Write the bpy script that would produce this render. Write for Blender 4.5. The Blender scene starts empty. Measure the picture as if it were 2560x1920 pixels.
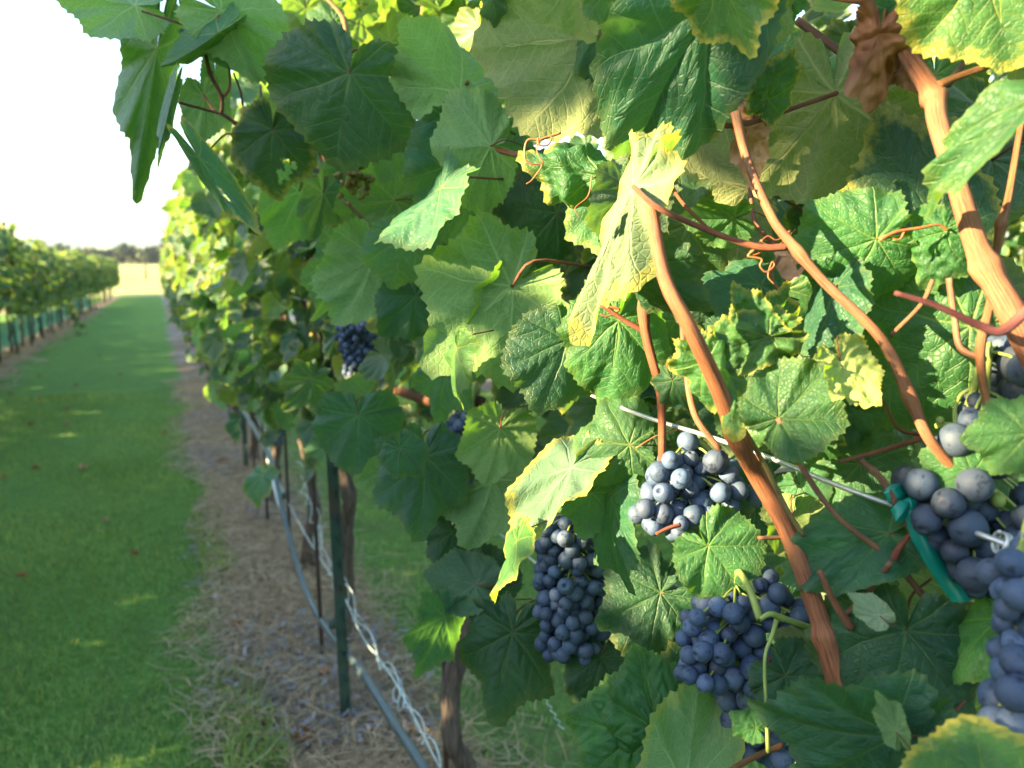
import bpy, math, random
import numpy as np
from mathutils import Vector, Matrix
R = math.radians
rng = np.random.default_rng(7)
random.seed(7)
S = bpy.context.scene
C = S.collection

# ------------------------------------------------------------------ camera
F = 1991.0                                   # focal length in pixels of the 2560 x 1920 photograph
CAM = np.array([0.0, 0.0, 1.0])
YAW, PIT = R(23.77), R(9.9)
cf = np.array([math.sin(YAW)*math.cos(PIT), math.cos(YAW)*math.cos(PIT), -math.sin(PIT)])
cr = np.array([math.cos(YAW), -math.sin(YAW), 0.0])
cu = np.cross(cr, cf)
cam = bpy.data.cameras.new('camera'); camo = bpy.data.objects.new('camera', cam); C.objects.link(camo)
camo.matrix_world = Matrix(((cr[0], cu[0], -cf[0], CAM[0]), (cr[1], cu[1], -cf[1], CAM[1]), (cr[2], cu[2], -cf[2], CAM[2]), (0, 0, 0, 1)))
cam.sensor_width = 36; cam.lens = 28; cam.clip_start = 0.02; cam.clip_end = 20000
cam.dof.use_dof = True; cam.dof.focus_distance = 0.50; cam.dof.aperture_fstop = 9.0
S.camera = camo

# ------------------------------------------------------------------ sky, sun, exposure
SUN_EL, SUN_AZ = R(17.0), R(-84.0)           # azimuth from +Y, clockwise: low, square-on from the left of the rows
w = bpy.data.worlds.new('World'); S.world = w; w.use_nodes = True
nt = w.node_tree
sky = nt.nodes.new('ShaderNodeTexSky'); sky.sky_type = 'NISHITA'; sky.sun_disc = False
sky.sun_elevation = SUN_EL; sky.sun_rotation = SUN_AZ; sky.air_density = 1.0; sky.dust_density = 1.0; sky.ozone_density = 1.5
bg = nt.nodes['Background']; bg.inputs[1].default_value = 0.088
nt.links.new(sky.outputs[0], bg.inputs[0])
sl = bpy.data.lights.new('sun', 'SUN'); sl.energy = 4.6; sl.angle = R(0.5); sl.color = (1.0, 0.78, 0.44)
so = bpy.data.objects.new('sun', sl); C.objects.link(so)
sd = Vector((math.sin(SUN_AZ)*math.cos(SUN_EL), math.cos(SUN_AZ)*math.cos(SUN_EL), math.sin(SUN_EL)))
so.rotation_euler = sd.to_track_quat('Z', 'Y').to_euler(); so.location = (-5, 0, 6)
S.view_settings.view_transform = 'Standard'; S.view_settings.look = 'None'
S.view_settings.exposure = 3.2; S.view_settings.gamma = 1.0; S.view_settings.use_curve_mapping = False

# ------------------------------------------------------------------ points in space
def ray(px, py):
    d = cf + cr*((px-1280)/F) - cu*((py-960)/F)
    return d
def P(px, py, D): return CAM + ray(px, py)*D            # D = distance along the camera axis
def dX(px, X, py=960):
    d = ray(px, py); return X/d[0] if d[0] > 1e-4 else 9.0
def PX(px, py, X): return P(px, py, dX(px, X, py))      # on the vertical plane at lateral distance X
SL = 0.0314
def gz(y):                                              # height of the ground
    if y < 38: return -SL*y
    if y < 300: return -1.193 - (y-38)*0.0157
    return -5.31 - (min(y, 2200)-300)*0.0004
def G(px, py):
    d = ray(px, py); t = (CAM[2])/(-d[2]-SL*d[1]); return CAM + d*t

# ------------------------------------------------------------------ object helpers
W = {}
def tag(o, label=None, cat=None, group=None, kind=None):
    if label: o['label'] = label
    if cat: o['category'] = cat
    if group: o['group'] = group
    if kind: o['kind'] = kind
    return o
def link(o, parent, wl):
    wl = np.array(wl, float)
    if parent is not None:
        o.parent = parent; o.location = tuple(wl - W[parent.name])
    else: o.location = tuple(wl)
    C.objects.link(o); W[o.name] = wl
    return o
def empty(name, loc, label, cat, group=None):
    o = bpy.data.objects.new(name, None); o.empty_display_size = 0.1
    link(o, None, loc); return tag(o, label, cat, group)
def mesh_np(name, V, faces, mat, smooth=True, uv=None, attrs=None):
    """faces: list of int arrays (n,k)"""
    me = bpy.data.meshes.new(name)
    V = np.asarray(V, np.float32)
    me.vertices.add(len(V)); me.vertices.foreach_set('co', V.ravel())
    loops = np.concatenate([f.ravel() for f in faces]).astype(np.int32)
    tot = np.concatenate([np.full(len(f), f.shape[1]) for f in faces]).astype(np.int32)
    st = np.concatenate([[0], np.cumsum(tot)[:-1]]).astype(np.int32)
    me.loops.add(len(loops)); me.loops.foreach_set('vertex_index', loops)
    me.polygons.add(len(tot)); me.polygons.foreach_set('loop_start', st)
    me.polygons.foreach_set('use_smooth', np.full(len(tot), smooth))
    if uv is not None:
        l = me.uv_layers.new(name='uv'); l.data.foreach_set('uv', np.asarray(uv, np.float32)[loops].ravel())
    if attrs:
        for k, v in attrs.items():
            v = np.asarray(v, np.float32)
            if v.ndim == 1:
                a = me.attributes.new(k, 'FLOAT', 'POINT'); a.data.foreach_set('value', v)
            else:
                a = me.attributes.new(k, 'FLOAT_COLOR', 'POINT'); a.data.foreach_set('color', v.ravel())
    me.update(calc_edges=True)
    if mat is not None: me.materials.append(mat)
    return me
def add(name, V, faces, mat, parent=None, loc=None, **k):
    V = np.asarray(V, float)
    if loc is None: loc = V.mean(0) if parent is not None else np.array([V[:, 0].mean(), V[:, 1].mean(), V[:, 2].min()])
    me = mesh_np(name, V-np.array(loc), faces, mat, **k)
    return link(bpy.data.objects.new(name, me), parent, loc)
class Bag:
    """collects pieces of ONE object"""
    def __init__(s): s.V = []; s.F = {}; s.n = 0
    def put(s, V, faces):
        for f in faces: s.F.setdefault(f.shape[1], []).append(f+s.n)
        s.V.append(V); s.n += len(V); return s
    def out(s): return np.concatenate(s.V), [np.concatenate(v) for v in s.F.values()]
    def build(s, name, mat, parent=None, **k):
        V, f = s.out(); return add(name, V, f, mat, parent, **k)
def catmull(pts, sub=6):
    p = np.array(pts, float)
    if len(p) < 3: 
        t = np.linspace(0, 1, sub+1)[:, None]; return p[0]*(1-t)+p[1]*t
    q = np.vstack([2*p[0]-p[1], p, 2*p[-1]-p[-2]]); out = []
    for i in range(len(p)-1):
        a, b, c, d = q[i:i+4]
        for t in np.linspace(0, 1, sub, endpoint=False):
            out.append(.5*((2*b)+(-a+c)*t+(2*a-5*b+4*c-d)*t*t+(-a+3*b-3*c+d)*t**3))
    out.append(p[-1]); return np.array(out)
def tube(pts, rad, seg=8, sub=6, bump=0.0, cap=True, raw=False):
    pts = np.array(pts, float); rad = np.atleast_1d(np.array(rad, float))
    c = pts if raw else catmull(pts, sub)
    r = np.interp(np.linspace(0, 1, len(c)), np.linspace(0, 1, len(rad)), rad)
    T = np.gradient(c, axis=0); T /= np.linalg.norm(T, axis=1)[:, None]+1e-12
    u = np.cross(T[0], [0.31, 0.2, 0.93]); u /= np.linalg.norm(u); fr = []
    for t in T:
        u = u-t*np.dot(u, t); u /= np.linalg.norm(u)+1e-12; fr.append((u, np.cross(t, u)))
    a = np.arange(seg)*2*math.pi/seg; V = []
    ph = rng.uniform(0, 6, 3)
    for i, (p, (e1, e2)) in enumerate(zip(c, fr)):
        rr = r[i]*(1+bump*(np.sin(a*3+ph[0]+i*.4)*.5+rng.normal(0, .5, seg)))
        V.append(p+np.outer(np.cos(a)*rr, e1)+np.outer(np.sin(a)*rr, e2))
    n = len(c); V = np.concatenate(V)
    i, j = np.meshgrid(np.arange(n-1), np.arange(seg), indexing='ij'); i = i.ravel(); j = j.ravel(); k = (j+1) % seg
    f = [np.stack([i*seg+j, i*seg+k, (i+1)*seg+k, (i+1)*seg+j], 1)]
    if cap: f.append(np.array([np.arange(seg)[::-1], (n-1)*seg+np.arange(seg)]))
    return V, f
def box(lo, hi):
    lo = np.array(lo, float); hi = np.array(hi, float)
    V = np.array([[lo[0] if not a else hi[0], lo[1] if not b else hi[1], lo[2] if not c else hi[2]] for a in (0, 1) for b in (0, 1) for c in (0, 1)])
    return V, [np.array([[0, 1, 3, 2], [4, 6, 7, 5], [0, 4, 5, 1], [2, 3, 7, 6], [0, 2, 6, 4], [1, 5, 7, 3]])]

# ------------------------------------------------------------------ materials
class N:
    def __init__(s, name):
        s.m = bpy.data.materials.new(name); s.m.use_nodes = True; s.t = s.m.node_tree; s.t.nodes.clear()
        s.o = s.t.nodes.new('ShaderNodeOutputMaterial')
    def n(s, t, **k):
        x = s.t.nodes.new(t)
        for a, b in k.items(): setattr(x, a, b)
        return x
    def l(s, a, b): s.t.links.new(a, b)
    def setin(s, sock, v):
        if isinstance(v, (int, float)): sock.default_value = v
        elif isinstance(v, tuple): sock.default_value = v if len(v) == len(sock.default_value) else (*v, 1)
        else: s.l(v, sock)
    def math(s, op, a, b=0.0, c=0.0, clamp=False):
        x = s.n('ShaderNodeMath', operation=op, use_clamp=clamp)
        s.setin(x.inputs[0], a); s.setin(x.inputs[1], b); s.setin(x.inputs[2], c); return x.outputs[0]
    def mix(s, f, a, b, mode='MIX'):
        x = s.n('ShaderNodeMix', data_type='RGBA', blend_type=mode)
        s.setin(x.inputs[0], f); s.setin(x.inputs[6], a); s.setin(x.inputs[7], b); return x.outputs[2]
    def ramp(s, v, lo, hi):      # smoothstep
        x = s.n('ShaderNodeMapRange', interpolation_type='SMOOTHSTEP'); s.setin(x.inputs[0], v)
        x.inputs[1].default_value = lo; x.inputs[2].default_value = hi; return x.outputs[0]
    def noise(s, vec, scale, detail=3, rough=.5, dist=0.0):
        x = s.n('ShaderNodeTexNoise'); x.inputs['Scale'].default_value = scale; x.inputs['Detail'].default_value = detail
        x.inputs['Roughness'].default_value = rough; x.inputs['Distortion'].default_value = dist
        if vec is not None: s.l(vec, x.inputs['Vector'])
        return x.outputs[0]
    def bsdf(s, col, rough=.6, bump=None, bstr=.5, bdist=.001, spec=.5, **k):
        b = s.n('ShaderNodeBsdfPrincipled'); s.setin(b.inputs['Base Color'], col); s.setin(b.inputs['Roughness'], rough)
        b.inputs['Specular IOR Level'].default_value = spec
        for a, v in k.items(): s.setin(b.inputs[a], v)
        if bump is not None:
            u = s.n('ShaderNodeBump'); u.inputs['Strength'].default_value = bstr; u.inputs['Distance'].default_value = bdist
            s.l(bump, u.inputs['Height']); s.l(u.outputs[0], b.inputs['Normal'])
        return b
    def end(s, sh): s.l(sh, s.o.inputs[0]); return s.m

def leaf_material(name, far=False):
    """two-sided grape leaf: glossy dark upper face, matt grey-green underside, net of veins, light coming through"""
    q = N(name)
    geo = q.n('ShaderNodeNewGeometry'); back = geo.outputs['Backfacing']
    uvn = q.n('ShaderNodeUVMap', uv_map='uv').outputs[0]
    if far:
        at = q.n('ShaderNodeAttribute', attribute_name='tint'); tint = at.outputs['Color']; yel = at.outputs['Alpha']
        rnd = q.n('ShaderNodeSeparateColor'); q.l(tint, rnd.inputs[0]); seed = rnd.outputs[0]
    else:
        oi = q.n('ShaderNodeObjectInfo'); tint = oi.outputs['Color']; yel = oi.outputs['Alpha']; seed = oi.outputs['Random']
    edge = q.n('ShaderNodeAttribute', attribute_name='edge').outputs['Fac']
    sep = q.n('ShaderNodeSeparateXYZ'); q.l(uvn, sep.inputs[0]); x, y = sep.outputs[0], sep.outputs[1]
    # a little wobble so that veins are not ruled lines
    off = q.n('ShaderNodeCombineXYZ'); q.l(q.math('MULTIPLY', seed, 37.0), off.inputs[0]); q.l(q.math('MULTIPLY', seed, 11.0), off.inputs[1])
    uvs = q.n('ShaderNodeVectorMath', operation='ADD'); q.l(uvn, uvs.inputs[0]); q.l(off.outputs[0], uvs.inputs[1]); uvr = uvs.outputs[0]
    n1 = q.noise(uvr, 3.0, 2)
    ax = q.math('ADD', q.math('ABSOLUTE', x), q.math('MULTIPLY', q.math('SUBTRACT', n1, .5), .07))
    th = q.math('ADD', q.math('ARCTAN2', ax, y), q.math('MULTIPLY', q.math('SUBTRACT', q.noise(uvr, 1.7, 2), .5), .34))
    r = q.math('SQRT', q.math('ADD', q.math('MULTIPLY', x, x), q.math('MULTIPLY', y, y)))
    va = q.math('ADD', q.math('MULTIPLY', q.math('GREATER_THAN', th, .44), .87),
         q.math('ADD', q.math('MULTIPLY', q.math('GREATER_THAN', th, 1.34), .93), q.math('MULTIPLY', q.math('GREATER_THAN', th, 2.2), .75)))
    de = q.math('SUBTRACT', th, va)
    s = q.math('MULTIPLY', r, q.math('COSINE', de)); d = q.math('MULTIPLY', r, q.math('ABSOLUTE', q.math('SINE', de)))
    wv = q.math('MAXIMUM', q.math('MULTIPLY', q.math('SUBTRACT', 1.05, s), .020), .004)
    main = q.math('SUBTRACT', 1.0, q.math('DIVIDE', d, wv), clamp=True)
    side = q.math('MULTIPLY', q.math('GREATER_THAN', de, 0.0), .5)
    ph = q.math('ADD', q.math('DIVIDE', q.math('SUBTRACT', s, q.math('MULTIPLY', d, .75)), .15), side)
    fr = q.math('ABSOLUTE', q.math('SUBTRACT', q.math('FRACT', ph), .5))
    sec = q.math('SUBTRACT', 1.0, q.math('DIVIDE', q.math('MULTIPLY', fr, .12), .0065), clamp=True)
    vo = q.n('ShaderNodeTexVoronoi', feature='DISTANCE_TO_EDGE'); vo.inputs['Scale'].default_value = 17.0
    q.l(uvr, vo.inputs['Vector'])
    ter = q.math('SUBTRACT', 1.0, q.math('DIVIDE', vo.outputs['Distance'], .12), clamp=True)
    vein = q.math('MAXIMUM', main, q.math('MULTIPLY', sec, .7))
    vein2 = q.math('MAXIMUM', vein, q.math('MULTIPLY', ter, .28))
    n2 = q.noise(uvr, 2.2, 3, .6); n3 = q.noise(uvr, 60.0, 2, .7); n4 = q.noise(uvr, 9.0, 3, .6)
    top = q.mix(q.ramp(n2, .3, .75), (.010, .052, .026), (.026, .092, .032))
    top = q.mix(q.math('MULTIPLY', vein, .42), top, (.20, .27, .085))
    top = q.mix(q.math('MULTIPLY', ter, .12), top, (.10, .17, .05))
    und = q.mix(q.ramp(n2, .3, .75), (.105, .165, .085), (.15, .21, .11))
    und = q.mix(q.math('MULTIPLY', vein2, .65), und, (.33, .38, .23))
    dust = q.math('MULTIPLY', q.ramp(n3, .56, .72), q.ramp(n4, .42, .7))
    top = q.mix(q.math('MULTIPLY', dust, .05), top, (.26, .34, .28))
    col = q.mix(back, top, und)
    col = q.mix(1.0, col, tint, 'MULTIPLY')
    # yellow and brown margins and small dead flecks, more on some leaves (alpha of the leaf's own colour)
    e = q.math('ADD', edge, q.math('MULTIPLY', q.math('SUBTRACT', n4, .5), .5))
    ye = q.math('MULTIPLY', q.ramp(e, .80, 1.06), yel)
    col = q.mix(ye, col, (.40, .36, .05))
    br = q.math('MULTIPLY', q.math('MULTIPLY', q.ramp(e, 1.05, 1.14), yel), .9)
    fl = q.math('MULTIPLY', q.ramp(q.noise(uvr, 13.0, 2, .5), .735, .78), q.math('ADD', q.math('MULTIPLY', yel, .8), .15))
    br = q.math('MAXIMUM', br, fl)
    col = q.mix(br, col, (.22, .10, .035))
    tr = q.mix(vein2, (.18, .38, .03), (.33, .45, .09)); tr = q.mix(1.0, tr, tint, 'MULTIPLY')
    tr = q.mix(ye, tr, (.65, .55, .06)); tr = q.mix(br, tr, (.30, .12, .03))
    sgn = q.math('SUBTRACT', q.math('MULTIPLY', back, 2.0), 1.0)
    hgt = q.math('ADD', q.math('MULTIPLY', vein, 1.0), q.math('MULTIPLY', ter, .38))
    hgt = q.math('ADD', q.math('MULTIPLY', hgt, sgn), q.math('MULTIPLY', n3, .16))
    rough = q.math('ADD', q.math('MULTIPLY', back, .40), q.math('ADD', .42, q.math('MULTIPLY', n4, .22)))
    if far: b = q.bsdf(col, rough, None, spec=.5)
    else: b = q.bsdf(col, rough, hgt, .62, .0011, spec=.40)
    t = q.n('ShaderNodeBsdfTranslucent'); q.l(tr, t.inputs[0])
    mx = q.n('ShaderNodeMixShader'); mx.inputs[0].default_value = .31; q.l(b.outputs[0], mx.inputs[1]); q.l(t.outputs[0], mx.inputs[2])
    return q.end(mx.outputs[0])

def simple(name, c1, c2, scale=20, rough=.7, bump=.5, bdist=.002, spec=.3, stretch=None, c3=None, detail=4, rnd=False, metal=0.0, obj=True):
    q = N(name); tc = q.n('ShaderNodeTexCoord').outputs['Object' if obj else 'Generated']
    if stretch:
        mp = q.n('ShaderNodeMapping'); mp.inputs['Scale'].default_value = stretch; q.l(tc, mp.inputs[0]); tc = mp.outputs[0]
    n1 = q.noise(tc, scale, detail, .6); n2 = q.noise(tc, scale*.23, 2)
    col = q.mix(q.ramp(n1, .3, .7), c1, c2)
    if c3: col = q.mix(q.ramp(n2, .5, .68), col, c3)
    if rnd:
        oi = q.n('ShaderNodeObjectInfo'); v = q.math('ADD', .7, q.math('MULTIPLY', oi.outputs['Random'], .6))
        hs = q.n('ShaderNodeHueSaturation'); q.l(col, hs.inputs['Color']); q.l(v, hs.inputs['Value']); col = hs.outputs[0]
    return q.end(q.bsdf(col, rough, n1, bump, bdist, spec, Metallic=metal).outputs[0])

def cane_material():
    """ripened vine wood: orange-brown with long dark striations, greener or pinker by the cane's own colour"""
    q = N('cane_bark')
    uvn = q.n('ShaderNodeUVMap', uv_map='uv').outputs[0]
    mp = q.n('ShaderNodeMapping'); mp.inputs['Scale'].default_value = (9.0, 14.0, 1); q.l(uvn, mp.inputs[0])
    st = q.noise(mp.outputs[0], 3.0, 4, .65)
    mp2 = q.n('ShaderNodeMapping'); mp2.inputs['Scale'].default_value = (1.5, 40.0, 1); q.l(uvn, mp2.inputs[0])
    bl = q.noise(mp2.outputs[0], 1.0, 3)
    oi = q.n('ShaderNodeObjectInfo')
    col = q.mix(q.ramp(st, .42, .66), (.25, .108, .050), (.080, .034, .022))
    col = q.mix(q.math('MULTIPLY', q.ramp(bl, .45, .7), .5), col, (.36, .18, .08)); fb = q.noise(uvn, 2.5, 5, .75, 1.0); col = q.mix(q.math('MULTIPLY', q.ramp(fb, .52, .64), .55), col, (.17, .12, .085))
    col = q.mix(1.0, col, oi.outputs['Color'], 'MULTIPLY')
    return q.end(q.bsdf(col, .6, st, .9, .0010, .25).outputs[0])
def grape_material():
    """black grape under a waxy bloom: the bloom is a film of its own, rubbed off in places"""
    q = N('grape_skin'); tc = q.n('ShaderNodeTexCoord').outputs['Object']
    oi = q.n('ShaderNodeObjectInfo')
    ad = q.n('ShaderNodeVectorMath', operation='ADD'); q.l(tc, ad.inputs[0])
    cx = q.n('ShaderNodeCombineXYZ'); q.l(q.math('MULTIPLY', oi.outputs['Random'], 50.0), cx.inputs[0]); q.l(cx.outputs[0], ad.inputs[1]); v = ad.outputs[0]
    rub = q.ramp(q.noise(v, 1.3, 4, .62, .6), .55, .66)
    fine = q.noise(v, 14.0, 3, .7); speck = q.ramp(q.noise(v, 9.0, 2, .5), .70, .76)
    bloom = q.mix(q.ramp(fine, .3, .7), (.034, .065, .128), (.070, .112, .182))
    bloom = q.mix(q.math('MULTIPLY', oi.outputs['Random'], .35), bloom, (.085, .090, .115))
    col = q.mix(q.math('MULTIPLY', rub, .78), bloom, (.014, .014, .030))
    col = q.mix(speck, col, (.03, .025, .03)); col = q.mix(1.0, col, oi.outputs['Color'], 'MULTIPLY')
    hv = q.n('ShaderNodeHueSaturation'); q.l(col, hv.inputs['Color']); q.l(q.math('ADD', .68, q.math('MULTIPLY', q.math('FRACT', q.math('MULTIPLY', oi.outputs['Random'], 7.3)), .62)), hv.inputs['Value']); col = hv.outputs[0]
    sp = q.n('ShaderNodeSeparateXYZ'); q.l(tc, sp.inputs[0])
    scar = q.ramp(sp.outputs[2], .975, .99)
    col = q.mix(scar, col, (.10, .07, .05))
    rough = q.math('ADD', .62, q.math('MULTIPLY', rub, -.22))
    return q.end(q.bsdf(col, rough, fine, .12, .03, .4).outputs[0])

M = {}
M['leaf'] = leaf_material('vine_leaf'); M['leaf_far'] = leaf_material('vine_leaf_mass', True)
M['cane'] = cane_material(); M['grape'] = grape_material()
M['dry'] = simple('dry_leaf', (.30, .13, .06), (.17, .065, .035), 40, .85, .8, .002, .2, c3=(.34, .20, .11))
M['tan'] = simple('tan_dry_leaf', (.48, .27, .14), (.36, .19, .10), 40, .85, .6, .002, .2)
M['stalk'] = simple('green_stalk', (.20, .27, .05), (.28, .33, .08), 60, .55, .3, .001, .4)
M['tendril'] = simple('tendril', (.42, .15, .045), (.24, .08, .03), 90, .5, .3, .001, .4)
M['bark'] = simple('old_bark', (.075, .058, .048), (.17, .135, .11), 18, .95, 1.0, .01, .1, stretch=(6, 6, 1))
M['wire'] = simple('galvanised_wire', (.42, .43, .42), (.55, .56, .55), 60, .42, .2, .0005, .5, metal=.55)
M['post'] = simple('green_post_paint', (.022, .050, .040), (.035, .075, .058), 30, .55, .4, .001, .4, c3=(.07, .05, .04))
M['rod'] = simple('rusty_rod', (.045, .033, .030), (.085, .055, .045), 60, .8, .5, .001, .3)
M['hose'] = simple('irrigation_hose', (.055, .085, .090), (.085, .12, .125), 20, .38, .2, .001, .5)
M['net'] = simple('white_netting', (.55, .68, .62), (.68, .78, .74), 60, .7, .2, .001, .3)
M['tape'] = simple('green_tape', (.0, .13, .085), (.005, .20, .13), 12, .32, .5, .003, .5)
M['blossom'] = simple('dried_blossom', (.30, .19, .05), (.22, .24, .06), 90, .8, .3, .001, .3)

def net_film():
    q = N('teal_bird_net'); tc = q.n('ShaderNodeTexCoord').outputs['Object']
    wv = q.n('ShaderNodeTexVoronoi', feature='DISTANCE_TO_EDGE'); wv.inputs['Scale'].default_value = 60; q.l(tc, wv.inputs['Vector'])
    hole = q.math('GREATER_THAN', wv.outputs['Distance'], .27)
    b = q.bsdf((.05, .30, .21), .6); t = q.n('ShaderNodeBsdfTransparent')
    mx = q.n('ShaderNodeMixShader'); q.l(hole, mx.inputs[0]); q.l(b.outputs[0], mx.inputs[1]); q.l(t.outputs[0], mx.inputs[2])
    return q.end(mx.outputs[0])
M['netfilm'] = net_film()

def ground_material():
    q = N('ground'); tc = q.n('ShaderNodeTexCoord').outputs['Object']
    sp = q.n('ShaderNodeSeparateXYZ'); q.l(tc, sp.inputs[0]); X, Y = sp.outputs[0], sp.outputs[1]
    n1 = q.noise(tc, 1.4, 4, .6); n2 = q.noise(tc, 55, 4, .7); n3 = q.noise(tc, 7, 4, .6); n4 = q.noise(tc, .35, 3)
    grass = q.mix(q.ramp(n2, .3, .7), (.080, .190, .030), (.165, .320, .060))
    grass = q.mix(q.math('MULTIPLY', q.ramp(n3, .45, .75), .45), grass, (.085, .130, .045))
    straw = q.mix(q.ramp(n2, .3, .7), (.20, .135, .080), (.38, .28, .18))
    straw = q.mix(q.math('MULTIPLY', q.ramp(n1, .50, .62), .85), straw, (.30, .30, .31))
    # bare strips under the vine rows, ragged edged
    wob = q.math('ADD', q.math('MULTIPLY', q.math('SUBTRACT', n1, .5), .42), q.math('MULTIPLY', q.math('SUBTRACT', n3, .5), .20))
    def strip(cx, hw):
        d = q.math('ABSOLUTE', q.math('SUBTRACT', q.math('ADD', X, wob), cx))
        return q.math('SUBTRACT', 1.0, q.ramp(d, hw-.05, hw+.05))
    m = strip(.30, .20)
    for c in (-1.78, -3.95, 2.6): m = q.math('MAXIMUM', m, strip(c, .22))
    field = q.math('GREATER_THAN', Y, 38.5)
    m = q.math('MULTIPLY', m, q.math('SUBTRACT', 1.0, field))
    dryg = q.mix(q.ramp(n2, .3, .7), (.13, .11, .07), (.20, .18, .12))
    dm = q.math('MULTIPLY', q.math('SUBTRACT', 1.0, q.ramp(q.math('ABSOLUTE', q.math('SUBTRACT', q.math('ADD', X, wob), .78)), .14, .34)), q.ramp(q.noise(tc, 2.3, 3), .40, .55))
    col = q.mix(q.math('MULTIPLY', dm, .30), grass, dryg)
    col = q.mix(m, col, straw)
    hay = q.mix(q.ramp(n4, .3, .7), (.24, .26, .085), (.33, .33, .12))
    col = q.mix(field, col, hay)
    return q.end(q.bsdf(col, .9, n2, .9, .03, .15).outputs[0])
M['ground'] = ground_material()
M['hill'] = simple('far_hills', (.05, .075, .04), (.09, .11, .05), .01, .95, 0, .1, .1)
M['wood'] = simple('far_wood', (.030, .050, .022), (.10, .105, .045), .25, .95, 0, .1, .1)
def blade_material(name, a, b):
    q = N(name); at = q.n('ShaderNodeAttribute', attribute_name='tint').outputs['Fac']
    col = q.mix(at, a, b); bs = q.bsdf(col, .55, spec=.3); t = q.n('ShaderNodeBsdfTranslucent'); q.l(col, t.inputs[0])
    mx = q.n('ShaderNodeMixShader'); mx.inputs[0].default_value = .3; q.l(bs.outputs[0], mx.inputs[1]); q.l(t.outputs[0], mx.inputs[2])
    return q.end(mx.outputs[0])
M['blade'] = blade_material('grass_blades', (.170, .275, .050), (.340, .460, .120))
M['straw'] = blade_material('straw', (.30, .20, .11), (.64, .50, .31))
M['chip'] = blade_material('grey_mulch', (.12, .11, .11), (.40, .40, .43))

# ------------------------------------------------------------------ leaves
KEY = np.array([0, 24, 50, 78, 106, 130, 152, 168, 179.])
def leaf_flat(seed, teeth=36, nr=22, lob=1.0, amp=.05):
    g = np.random.default_rng(seed)
    def half():
        rr = np.array([1.0, .82, .84, .70, .64, .52, .45, .34, .12])
        rr[[1, 3, 5]] -= .13*(lob-1)+g.uniform(-.03, .03, 3)
        rr[[2, 4, 6, 7]] += g.uniform(-.05, .05, 4); return rr
    ra, rb = half(), half(); rb[0] = ra[0]
    n = teeth*2
    b = np.linspace(-178, 178, n+1)+np.concatenate([[0], g.uniform(-1.4, 1.4, n-1), [0]])
    ang, tooth = [], []
    for i in range(n):
        w_ = b[i+1]-b[i]; tip = .5+.18*np.sign(b[i]); h = g.uniform(.45, 1.25)
        for f, t in ((0, 0.), (tip*.55, .42), (tip, 1.), (tip+(1-tip)*.5, .38)):
            ang.append(b[i]+f*w_); tooth.append(t*h)
    ang.append(b[-1]); tooth.append(0)
    ang = np.array(ang); tooth = np.array(tooth); aa = np.abs(ang)
    def cosint(x, k, v):
        i = np.clip(np.searchsorted(k, x)-1, 0, len(k)-2); t = (x-k[i])/(k[i+1]-k[i]); t = t*t*(3-2*t); return v[i]*(1-t)+v[i+1]*t
    Rm = np.where(ang > 0, cosint(aa, KEY, ra), cosint(aa, KEY, rb))
    for lp in (0, 50, 106): Rm += .045*np.exp(-np.abs(aa-lp)/6)
    Tt = np.clip((175-aa)/12, 0, 1)*amp
    th = np.radians(ang); t = (np.arange(1, nr+1)/nr)**.8
    r = Rm[None]*t[:, None]+(Tt*tooth)[None]*(t[:, None]**7)
    X = r*np.sin(th)[None]; Y = r*np.cos(th)[None]; na = len(ang)
    xy = np.vstack([[0, 0], np.stack([X.ravel(), Y.ravel()], 1)])
    tt = np.concatenate([[0], np.repeat(t, na)])
    i, j = np.meshgrid(np.arange(nr-1), np.arange(na-1), indexing='ij'); i = i.ravel(); j = j.ravel()
    q = np.stack([1+i*na+j, 1+(i+1)*na+j, 1+(i+1)*na+j+1, 1+i*na+j+1], 1)
    k = np.arange(na-1); tri = np.stack([np.zeros(na-1, int), 1+k, 2+k], 1)
    return xy, tt, [q[:, ::-1], tri[:, ::-1]]
FL = {}
def flat(v, lod):
    if (v, lod) not in FL:
        te, nr = {'hi': (23, 26), 'mid': (16, 8), 'lo': (7, 3)}[lod]
        FL[v, lod] = leaf_flat(100+v, te, nr, [1.0, .6, 1.5, .9, 1.9, .4, 1.2, .8][v % 8], {'hi': .047, 'mid': .054, 'lo': .07}[lod])
    return FL[v, lod]
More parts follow.
